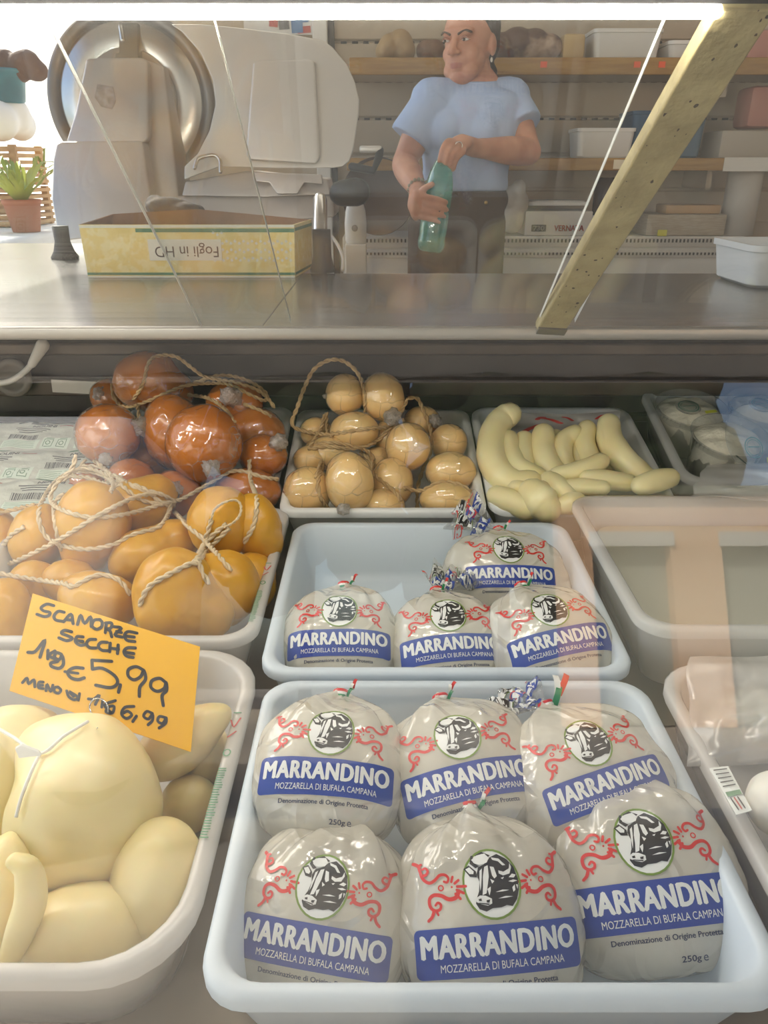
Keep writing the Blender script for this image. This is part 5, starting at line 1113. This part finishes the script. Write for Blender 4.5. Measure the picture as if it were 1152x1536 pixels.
lumps('white_sack', 'white plastic sack standing on the wall cabinet beside the woman', 'sack', g, mat('sack_white', C8(206, 198, 184), .4, bump=.7, bscale=16))
tag(obj('yellow_tag', box((xat(993, 356, 2.98), 2.985, CB + .012), (.035, .006, .022), r=.002), mat('tag_lime', C8(214, 206, 60), .5)), 'small yellow tag standing on the cabinet edge right of the beam', 'tag')
# dark round pan and the white appliance left of the woman
tag(obj('frying_pan', M().lathe((xat(566, 296, 2.94), 2.955, zat(296, 2.95)), [(.001, 0), (.115, 0), (.128, .03), (.131, .03), (.118, -.004), (.001, -.004)], 48, axis=(.15, -1, .12)), mat('pan_dark', C8(92, 74, 62), .4, .3)), 'dark round pan leaning upright behind the woman at the left', 'pan')
dv = thing('hand_mixer', 'white rounded kitchen appliance with a round badge standing behind the slicer', 'appliance', (xat(532, 362, 2.6), 2.6, CB))
# its pedestal is a narrow white stand
c = Vector((xat(533, 330, 2.6), 2.62, zat(330, 2.6))); g = M(); g.lathe(Vector((c.x, c.y, zat(366, 2.6))), [(.001, 0), (.030, 0), (.034, .010), (.036, .06), (.032, .10), (.022, .135), (.012, .150), (.001, .152)], 28, sx=1, sy=.8); obj('shell', g, mat('appliance_white', C8(226, 224, 220), .3), dv)
obj('badge', M().lathe((c.x - .002, c.y - .0290, zat(342, 2.6)), [(.001, 0), (.010, 0), (.010, .004), (.001, .004)], 20, axis=(0, -1, 0)), mat('badge_grey', C8(150, 146, 142), .4), dv)
ped = obj('pedestal', box((c.x, 2.62, zat(366, 2.6) / 2), (.07, .07, zat(366, 2.6)), r=.004), white_pl, dv, smooth=False)
# white tub on the worktop at the right
c = PZ(1113, 436, WT); g = M(); vs = []; K = 28; w_, l_, h_ = .36, .20, .075; c = c + Vector((w_ / 2 + .008, l_ / 2, .001))
for ins, z in ((.02, 0), (.012, .006), (.004, h_ - .012), (0, h_ - .011), (0, h_), (.008, h_), (.012, h_ - .006), (.026, .006)): vs += [c + Vector((x, y, z)) for x, y in rrect(w_ - 2 * ins, l_ - 2 * ins, .025)]
fs = [(i * K + k, i * K + (k + 1) % K, (i + 1) * K + (k + 1) % K, (i + 1) * K + k) for i in range(7) for k in range(K)] + [tuple(range(K))[::-1], tuple(7 * K + k for k in range(K))]
tag(obj('plastic_tub', g.add(vs, fs), mat('tub_bright', C8(238, 238, 236), .4), auto=40), 'bright white tub on the worktop at the right edge', 'tub')
# notice board on the wall behind the slicer
nb = thing('notice_board', 'notice board with coloured slips above the slicer plate', 'notice board', (xat(415, 40, 3.28), 3.285, zat(60, 3.28)))
xa, xb, za, zb_ = xat(366, 40, 3.28), xat(468, 40, 3.28), zat(52, 3.28), zat(-40, 3.28)
obj('board', box(((xa + xb) / 2, 3.285, (za + zb_) / 2), (xb - xa, .014, zb_ - za)), white_pl, nb, smooth=False)
rng = random.Random(2)
for k in range(16):
    x = xa + .02 + (xb - xa - .04) * rng.random(); z = za + .015 + (zb_ - za - .03) * (k / 16); obj('slip', box((x, 3.2765 - .0002 * k, z), (rng.uniform(.02, .05), .002, rng.uniform(.02, .05)), rot=Matrix.Rotation(rng.uniform(-.1, .1), 4, 'Y')), mat('slip_%s' % ('red', 'blue', 'grey')[k % 3], [C8(190, 96, 84), C8(96, 130, 170), C8(120, 118, 116)][k % 3], .6), nb, smooth=False)

# ------------------------------------------------------------------ the sunny market table outside at the left
tb = thing('market_table', 'white-clothed market table in the sun outside at the left', 'table', (-2.35, 3.75, 0))
obj('cloth', box((-2.35, 3.75, .62), (1.6, 2.3, .52), r=.02), mat('sun_cloth', C8(244, 240, 232), .8), tb)
for x in (-3.05, -1.65):
    for y in (2.7, 4.8): obj('leg', box((x, y, .19), (.05, .05, .38)), wood, tb, smooth=False)
cw = mat('crate_wood', C8(206, 164, 112), .7, col2=C8(180, 136, 86), nscale=8)
for i, zc in enumerate((.882, 1.072)):
    cr = thing('slatted_crate', ['slatted wooden crate on the white table outside, lower of two', 'slatted wooden crate on top of the other outside at the left'][i], 'crate', (-2.02, 4.2, zc), 'slatted crates outside')
    for x in (-2.24, -1.80):
        for y in (4.05, 4.35): obj('corner_post', box((x, y, zc + .092), (.03, .03, .184)), cw, cr, smooth=False)
    g = M()
    for k in range(6): g.box((-2.02, 4.032, zc + .018 + .03 * k), (.47, .006, .016)); g.box((-2.02, 4.368, zc + .018 + .03 * k), (.47, .006, .016)); g.box((-1.782, 4.2, zc + .018 + .03 * k), (.006, .34, .016)); g.box((-2.258, 4.2, zc + .018 + .03 * k), (.006, .34, .016))
    g.box((-2.02, 4.2, zc + .006), (.45, .3, .008)); obj('slat_pattern', g, cw, cr, smooth=False)
g = M(); rng = random.Random(4)
for k in range(14): g.ell((-2.02 + rng.uniform(-.2, .2), 4.2 + rng.uniform(-.12, .12), 1.33 + rng.uniform(-.03, .07)), [rng.uniform(.07, .11)] * 3, sub=2)
lumps('cloth_heap', 'heap of sunlit white cloth on the crates outside at the left', 'cloth', g, MATS['sun_cloth'], .016)
bk = M().lathe((-1.90, 4.2, 1.44), [(.001, 0), (.12, 0), (.135, .01), (.155, .125), (.168, .13), (.168, .145), (.150, .145), (.130, .02), (.001, .02)], 36, sy=.8)
tag(obj('teal_basin', bk, mat('teal_plastic', C8(56, 128, 142), .4, col2=C8(40, 96, 112), nscale=8)), 'teal plastic basin on the cloth heap outside at the left', 'basin')
g = M()
for k in range(7): g.ell((-1.86 + .03 * k, 4.2 + .02 * math.sin(k), 1.60 + .028 * math.sin(k * 1.7)), (.06, .06, .05), sub=2)
lumps('brown_bundle', 'dark brown bundle lying in the teal basin outside', 'bundle', g, mat('bundle_brown', C8(96, 66, 50), .8, bump=.8, bscale=30), .012)
pl = thing('potted_plant', 'potted plant with long yellow-green leaves outside at the left', 'plant', (-1.67, 3.75, .882))
obj('pot', M().lathe((-1.67, 3.75, .882), [(.001, 0), (.06, 0), (.08, .12), (.085, .12), (.085, .14), (.072, .14), (.066, .10), (.001, .10)], 28), mat('clay_pot', C8(176, 104, 70), .7), pl)
leafm = mat('strap_leaf', C8(176, 184, 70), .45, col2=C8(120, 146, 50), nscale=6); rng = random.Random(12)
for k in range(34):
    a = rng.uniform(0, 6.28); L_ = rng.uniform(.34, .58); vs = []
    for s in np.linspace(0, 1, 9):
        r_ = L_ * .75 * s * rng.uniform(.95, 1.05); z = .99 + L_ * (1.0 * s - .75 * s * s * rng.uniform(.7, 1.1)); wd = .013 * (1 - s) ** .6 + .001
        c = Vector((-1.67 + r_ * math.cos(a), 3.75 + r_ * math.sin(a), z)); t = Vector((-math.sin(a), math.cos(a), 0)) * wd; vs += [c - t, c + Vector((0, 0, -wd * .4)), c + t]
    obj('leaf', M().add(vs, [(3 * i + j, 3 * i + j + 1, 3 * i + j + 4, 3 * i + j + 3) for i in range(8) for j in range(2)]), leafm, pl)
wh = thing('market_tent', 'white market tent cloth glowing in the sun behind the table outside', 'tent', (-4.2, 6.2, 0))  # added cloth, backlit by the sun to make the left opening glow white
g = M(); NT = 40
for i in range(NT + 1):
    for j in range(7): x = -8 + 7.0 * i / NT; g.v.append((x, 6.2 + .05 * math.sin(x * 9) * (1 - j / 8), .02 + 3.0 * j / 6))
g.f = [(i * 7 + j, (i + 1) * 7 + j, (i + 1) * 7 + j + 1, i * 7 + j + 1) for i in range(NT) for j in range(6)]; g.m = [0] * len(g.f)
tw = bpy.data.materials.new('tent_cloth'); tw.use_nodes = True; nt = tw.node_tree; nt.nodes.clear()
_o = nt.nodes.new('ShaderNodeOutputMaterial'); _d = nt.nodes.new('ShaderNodeBsdfDiffuse'); _t = nt.nodes.new('ShaderNodeBsdfTranslucent'); _m = nt.nodes.new('ShaderNodeMixShader')
_d.inputs[0].default_value = (.86, .84, .80, 1); _t.inputs[0].default_value = (.88, .85, .78, 1); _m.inputs[0].default_value = .7
nt.links.new(_d.outputs[0], _m.inputs[1]); nt.links.new(_t.outputs[0], _m.inputs[2]); nt.links.new(_m.outputs[0], _o.inputs[0])
obj('side_cloth', g, tw, wh)
for x in (-8, -4.5, -1.02): obj('post', M().tube([(x, 6.27, 0), (x, 6.27, 3.05)], .02), steel, wh)
obj('rail', M().tube([(-8, 6.27, 3.03), (-1.0, 6.27, 3.03)], .018), steel, wh)
# ------------------------------------------------------------------ the woman behind the counter and her bottle
skin = mat('skin', C8(222, 164, 134), .5, col2=C8(196, 136, 110), nscale=16, sss=.2, sssr=(.012, .005, .003))
lipm = mat('lips', C8(186, 118, 104), .45); shirt_m = mat('light_blue_cotton', C8(186, 206, 242), .85, col2=C8(176, 198, 236), nscale=12, bump=.25, bscale=18)
trous_m = mat('dark_brown_cotton', C8(82, 66, 54), .85, bump=.3, bscale=30); hair_m = mat('dark_hair', C8(58, 42, 34), .5, col2=C8(40, 28, 22), nscale=40, stretch=(1, 1, .12), bump=.6, bscale=90)
def J(px, py, Y): return PY(px, py, Y)
wo = thing('person', 'woman in a light blue t-shirt and dark trousers, opening a green bottle', 'person', (J(690, 300, 2.66).x, 2.66, 0))
HC = J(703, 68, 2.64); FY = R(-33); Rz = Matrix.Rotation(FY, 4, 'Z') @ Matrix.Rotation(R(4), 4, 'X')
def H(x, y, z): return HC + Rz @ Vector((x, y, z))        # head space: the face looks along -y
def cap(g, a, b, ra, rb, n=4): g.tube([Vector(a).lerp(Vector(b), k / n) for k in range(n + 1)], [ra + (rb - ra) * k / n for k in range(n + 1)], 14)
hd_ = M()
hd_.ell(H(0, .012, .028), (.0745, .094, .084), Rz); hd_.ell(H(0, -.022, -.030), (.060, .064, .076), Rz); hd_.ell(H(0, -.050, -.086), (.036, .032, .022), Rz)
hd_.ell(H(0, -.068, .030), (.052, .024, .018), Rz); 
for s in (-1, 1):
    hd_.ell(H(s * .034, -.050, -.024), (.024, .024, .026), Rz); hd_.ell(H(s * .030, -.046, -.066), (.026, .030, .026), Rz); hd_.ell(H(s * .074, .012, -.004), (.010, .017, .029), Rz); hd_.ell(H(s * .013, -.096, -.021), (.009, .010, .008), Rz)
cap(hd_, H(0, -.084, .020), H(0, -.105, -.018), .008, .0125); hd_.ell(H(0, -.078, -.048), (.021, .009, .0045), Rz); hd_.ell(H(0, -.0755, -.0575), (.018, .009, .0045), Rz)
NK = J(710, 132, 2.655)
cap(hd_, H(0, .026, -.05), NK, .054, .056); cap(hd_, NK, NK + Vector((0, .01, -.05)), .054, .056)
SL, SR = J(643, 152, 2.60), J(768, 150, 2.68); EL, ER = J(606, 246, 2.58), J(793, 228, 2.585); WL, WR = J(628, 287, 2.385), J(713, 222, 2.435)
# torso, arms
hd_.ell(J(706, 200, 2.665), (.120, .082, .20)); cap(hd_, SL + Vector((.02, 0, -.03)), SR + Vector((-.02, 0, -.03)), .045, .045, 6)
def limb(a, b, prof):
    n = len(prof) - 1; hd_.tube([Vector(a).lerp(Vector(b), k / n) for k in range(n + 1)], prof, 16)
limb(SL + Vector((0, 0, -.02)), EL, [.047, .048, .047, .044, .040, .038]); limb(EL, WL, [.039, .042, .040, .035, .029, .0255]); limb(SR + Vector((0, 0, -.02)), ER, [.047, .048, .047, .044, .040, .038]); limb(ER, WR, [.039, .042, .040, .035, .029, .0255])
# bottle axis
B0, B1 = J(645, 378, 2.305), J(664, 246, 2.335); BD = (B1 - B0).normalized(); Bat = lambda t: B0.lerp(B1, t)
# left hand round the bottle: palm, four fingers across its front, thumb behind
def fing(pts, r0, r1): 
    p = crom(pts, 4); n = len(p); hd_.tube(p, [r0 + (r1 - r0) * k / (n - 1) for k in range(n)], 10)
bx_ = Vector((1, 0, 0)); br0 = .040
def around(t, ang, rr): 
    c = Bat(t); f_ = Vector((0, -1, 0)); f_ = (f_ - BD * f_.dot(BD)).normalized(); s_ = BD.cross(f_) * -1
    if s_.x < 0: s_ = -s_
    return c + (s_ * math.sin(R(ang)) + f_ * math.cos(R(ang))) * rr
PLM = around(.50, -78, br0 + .020); cap(hd_, WL, PLM, .027, .026); hd_.ell(PLM, (.020, .034, .042)); cap(hd_, WL.lerp(PLM, .5), around(.62, -95, br0 + .016), .022, .020)
for k, (t, reach) in enumerate(((.60, 28), (.52, 36), (.44, 30), (.365, 14))):
    fing([around(t + .02, -72, br0 + .014), around(t, -46, br0 + .0125), around(t - .015, -10 + reach * .2, br0 + .0095), around(t - .03, reach, br0 + .0075)], .0100 - .0006 * k, .0074 - .0005 * k)
fing([around(.60, -100, br0 + .016), around(.68, -60, br0 + .013), around(.74, -30, br0 + .0085)], .0115, .0085)
# right hand over the cap
CP = B0.lerp(B1, 1.05); HR = J(692, 215, 2.375); cap(hd_, WR, HR, .0265, .025); hd_.ell(HR, (.034, .030, .022)); KN = [(672, 212, 2.345), (679, 219, 2.335), (687, 225, 2.335), (695, 228, 2.342)]
TP = [CP + Vector((-.012, -.020, -.004)), CP + Vector((.003, -.023, -.010)), CP + Vector((.016, -.018, -.018)), CP + Vector((.027, -.010, -.026))]
for k in range(4):
    kn = J(*KN[k]); fing([HR.lerp(kn, .55), kn, kn.lerp(TP[k], .5) + Vector((-.004, -.010, .006)), TP[k]], .0100 - .0004 * k, .0074)
fing([HR + Vector((-.012, .004, .0)), J(668, 222, 2.375), CP + Vector((-.006, .018, .002))], .0115, .0085)
body = remesh(hd_, .0038, 5, .5)
lp = H(0, -.096, -.052); mi = []
for f in body.f:
    c = Vector(body.v[f[0]]); q = Rz.inverted() @ (c - HC); mi.append(1 if abs(q.x) < .022 * (1 - .3 * abs(q.z + .053) / .01) and -.061 < q.z < -.045 and q.y < -.066 else 0)
body.m = mi; bo = obj('body', body, [skin, lipm], wo)
# clothing
g = M()
rings = [(125, 711, .069, .066, 2.655), (133, 710, .086, .078, 2.655), (142, 707, .148, .090, 2.655), (160, 704, .168, .108, 2.65), (186, 702, .160, .124, 2.645), (206, 700, .152, .126, 2.645), (232, 699, .140, .112, 2.65), (258, 699, .137, .112, 2.65), (276, 698, .139, .114, 2.65), (286, 698, .134, .110, 2.65)]
K = 40; vs = []
for py, px, rx, ry, Y in rings:
    c = J(px, py, Y)
    for k in range(K):
        a = 2 * math.pi * k / K; vs.append(c + Vector((rx * math.copysign(abs(math.cos(a)) ** .85, math.cos(a)), ry * math.copysign(abs(math.sin(a)) ** .85, math.sin(a)), 0)))
fs = [(i * K + k, (i + 1) * K + k, (i + 1) * K + (k + 1) % K, i * K + (k + 1) % K) for i in range(len(rings) - 1) for k in range(K)] + [tuple(range(K)), tuple((len(rings) - 1) * K + k for k in range(K))[::-1]]
g.add(vs, fs)
sv = M(); sv.add(g.v, g.f); sv.tube([SL + Vector((.005, 0, .006)), SL.lerp(NK, .5) + Vector((0, 0, -.018)), NK + Vector((0, .005, -.062)), SR.lerp(NK, .5) + Vector((0, 0, -.018)), SR + Vector((-.005, 0, .006))], [.060, .064, .072, .064, .060], 20)
def sleeve(a, b, t1, r0, r1, out): 
    p = [Vector(a).lerp(Vector(b), t1 * k / 5) + out * (k / 5) for k in range(6)]; sv.tube(p, [r0 + (r1 - r0) * k / 5 for k in range(6)], 20, round_ends=False)
sleeve(SL + Vector((.02, .0, .006)), EL, .66, .062, .068, Vector((-.012, -.004, .006))); sleeve(SR + Vector((-.02, 0, .006)), ER, .58, .062, .066, Vector((.010, -.004, .004)))
for s in (-1, 1): sv.ell(J(702 + s * 26 - 6, 196, 2.56), (.058, .050, .058))
sh_ = remesh(sv, .0055, 6, .5)
for i, v in enumerate(sh_.v):                               # soft folds in the cloth
    q = Vector(v); w = .0065 * noise.noise(Vector((q.x * 16, q.y * 9, q.z * 7))) + .004 * math.sin(q.z * 60 + q.x * 30) * max(0, 1 - abs(q.z - 1.12) / .06) * .5
    c = Vector((J(702, 200, 2.65).x, 2.65, q.z)); d = (q - c); d.z = 0; sh_.v[i] = tuple(q + d.normalized() * w)
so = obj('t_shirt', sh_, shirt_m, wo)
cr = M(); ccx = J(711, 124, 2.655); 
cr.tube([ccx + Vector((.068 * math.cos(a), .066 * math.sin(a), .010 * math.sin(a))) for a in np.linspace(0, 2 * math.pi, 33)], .0065, 8, caps=False); obj('collar', cr, shirt_m, so)
g = M(); hp = J(686, 318, 2.65); g.ell((J(697, 300, 2.65).x, 2.65, J(697, 300, 2.65).z), (.142, .112, .08)); g.ell(hp, (.152, .116, .13))
for s in (-1, 1):
    a = hp + Vector((s * .075, 0, -.03)); b = Vector((hp.x + s * .088, 2.655, .50)); c = Vector((hp.x + s * .092, 2.675, .085)); g.tube([a, a.lerp(b, .5), b, b.lerp(c, .5), c], [.086, .080, .064, .058, .052], 20)
tr_o = obj('trousers', remesh(g, .008, 5), trous_m, wo); wb = J(698, 288, 2.65)
obj('button', M().ell(J(729, 304, 2.53), (.006, .004, .006), sub=2), mat('brass_button', C8(214, 180, 120), .3, .8), tr_o)
for s in (-1, 1):
    f = Vector((hp.x + s * .094, 2.62, .045)); g = M(); g.ell(f, (.046, .125, .044)); g.ell(f + Vector((0, .06, .03)), (.042, .06, .05)); obj('shoe', remesh(g, .006, 4), mat('black_leather', C8(34, 30, 28), .4), wo)
# hair drawn back, gathered at the nape
g = M(); g.ell(H(0, .030, .046), (.0805, .090, .082), Rz); g.ell(H(0, .060, .006), (.070, .062, .070), Rz); g.ell(H(0, .090, -.055), (.030, .026, .045), Rz); cap(g, H(0, .085, -.03), J(738, 108, 2.70), .028, .018)
hm_ = remesh(g, .005, 4); keep = []
hr = [Rz.inverted() @ (Vector(v) - HC) for v in hm_.v]
hm_.v = [tuple(H(q.x, max(q.y, -.052 + .9 * max(0, .078 - q.z) if q.z < .2 else q.y), q.z)) for q in hr]
obj('hair', hm_, hair_m, wo)
eyw = mat('eye_white', C8(226, 218, 210), .2); iris = mat('iris_brown', C8(60, 40, 28), .2); browm = mat('eyebrow', C8(76, 54, 42), .7)
for s in (-1, 1):
    e = H(s * .0315, -.0815, .010); eo = obj('eye', M().ell(e, (.0115, .006, .0042), Rz, 3), eyw, wo); obj('iris', M().ell(e + Rz.to_3x3() @ Vector((-.002, -.0052, -.0006)), (.0048, .0024, .0040), Rz, 2), iris, eo)
    ld = M().tube(crom([H(s * .045, -.0795, .010), H(s * .033, -.0890, .0175), H(s * .019, -.0850, .012)], 4), .0024, 8); obj('eyelid', ld, mat('lid_skin', C8(168, 112, 92), .6), wo)
    obj('eyebrow', M().tube(crom([H(s * .050, -.0780, .0265), H(s * .034, -.0900, .0320), H(s * .014, -.0920, .0240)], 4), [.0026 + .0006 * math.sin(k) for k in range(9)], 8, squash=.6), browm, wo)
obj('earring', M().ell(H(.078, -.002, -.042), (.004, .004, .007), Rz, 2), mat('pearl', C8(230, 226, 216), .2), wo)
wd = (PLM - WL).normalized(); a1_ = wd.orthogonal().normalized(); a2_ = wd.cross(a1_); wc = WL - wd * .012; g = M()
for k in range(16): a = 2 * math.pi * k / 16; g.ell(wc + (a1_ * math.cos(a) + a2_ * math.sin(a)) * .0300, (.0055, .0055, .0055), sub=2)
obj('bead_bracelet', g, mat('bracelet_beads', C8(150, 140, 116), .3, .4), wo)
rk = J(688, 219, 2.338); obj('ring', M().tube([rk + Vector((.0105 * math.cos(a), .004 * math.cos(a), .0105 * math.sin(a))) for a in np.linspace(0, 6.283, 17)], .0018, 6, caps=False), mat('silver_ring', (.8, .78, .74), .2, 1), wo)
# green plastic bottle
pet = film('green_plastic', C8(30, 204, 176), .5, .05, .5, 22, transl=.75, gloss_extra=.08)
bl_ = (B1 - B0).length; bt = thing('bottle', 'translucent green plastic bottle held by the woman', 'bottle', B0)
prof = [(.001, .0), (.026, .0), (.034, .006), (.0385, .016), (.0395, .03), (.0375, .045), (.0395, .06), (.0395, .10), (.0365, .115), (.0395, .13), (.0395, .165), (.038, .185), (.032, .215), (.022, .240), (.0145, .255), (.0135, bl_ - .004), (.0135, bl_)]
obj('bottle_body', M().lathe(B0, prof, 32, axis=BD), pet, bt)
obj('cap', M().lathe(B0 + BD * (bl_ + .0005), [(.001, 0), (.0155, 0), (.0155, .014), (.0145, .016), (.001, .016)], 24, axis=BD), mat('cap_red', C8(222, 110, 88), .4), bt)
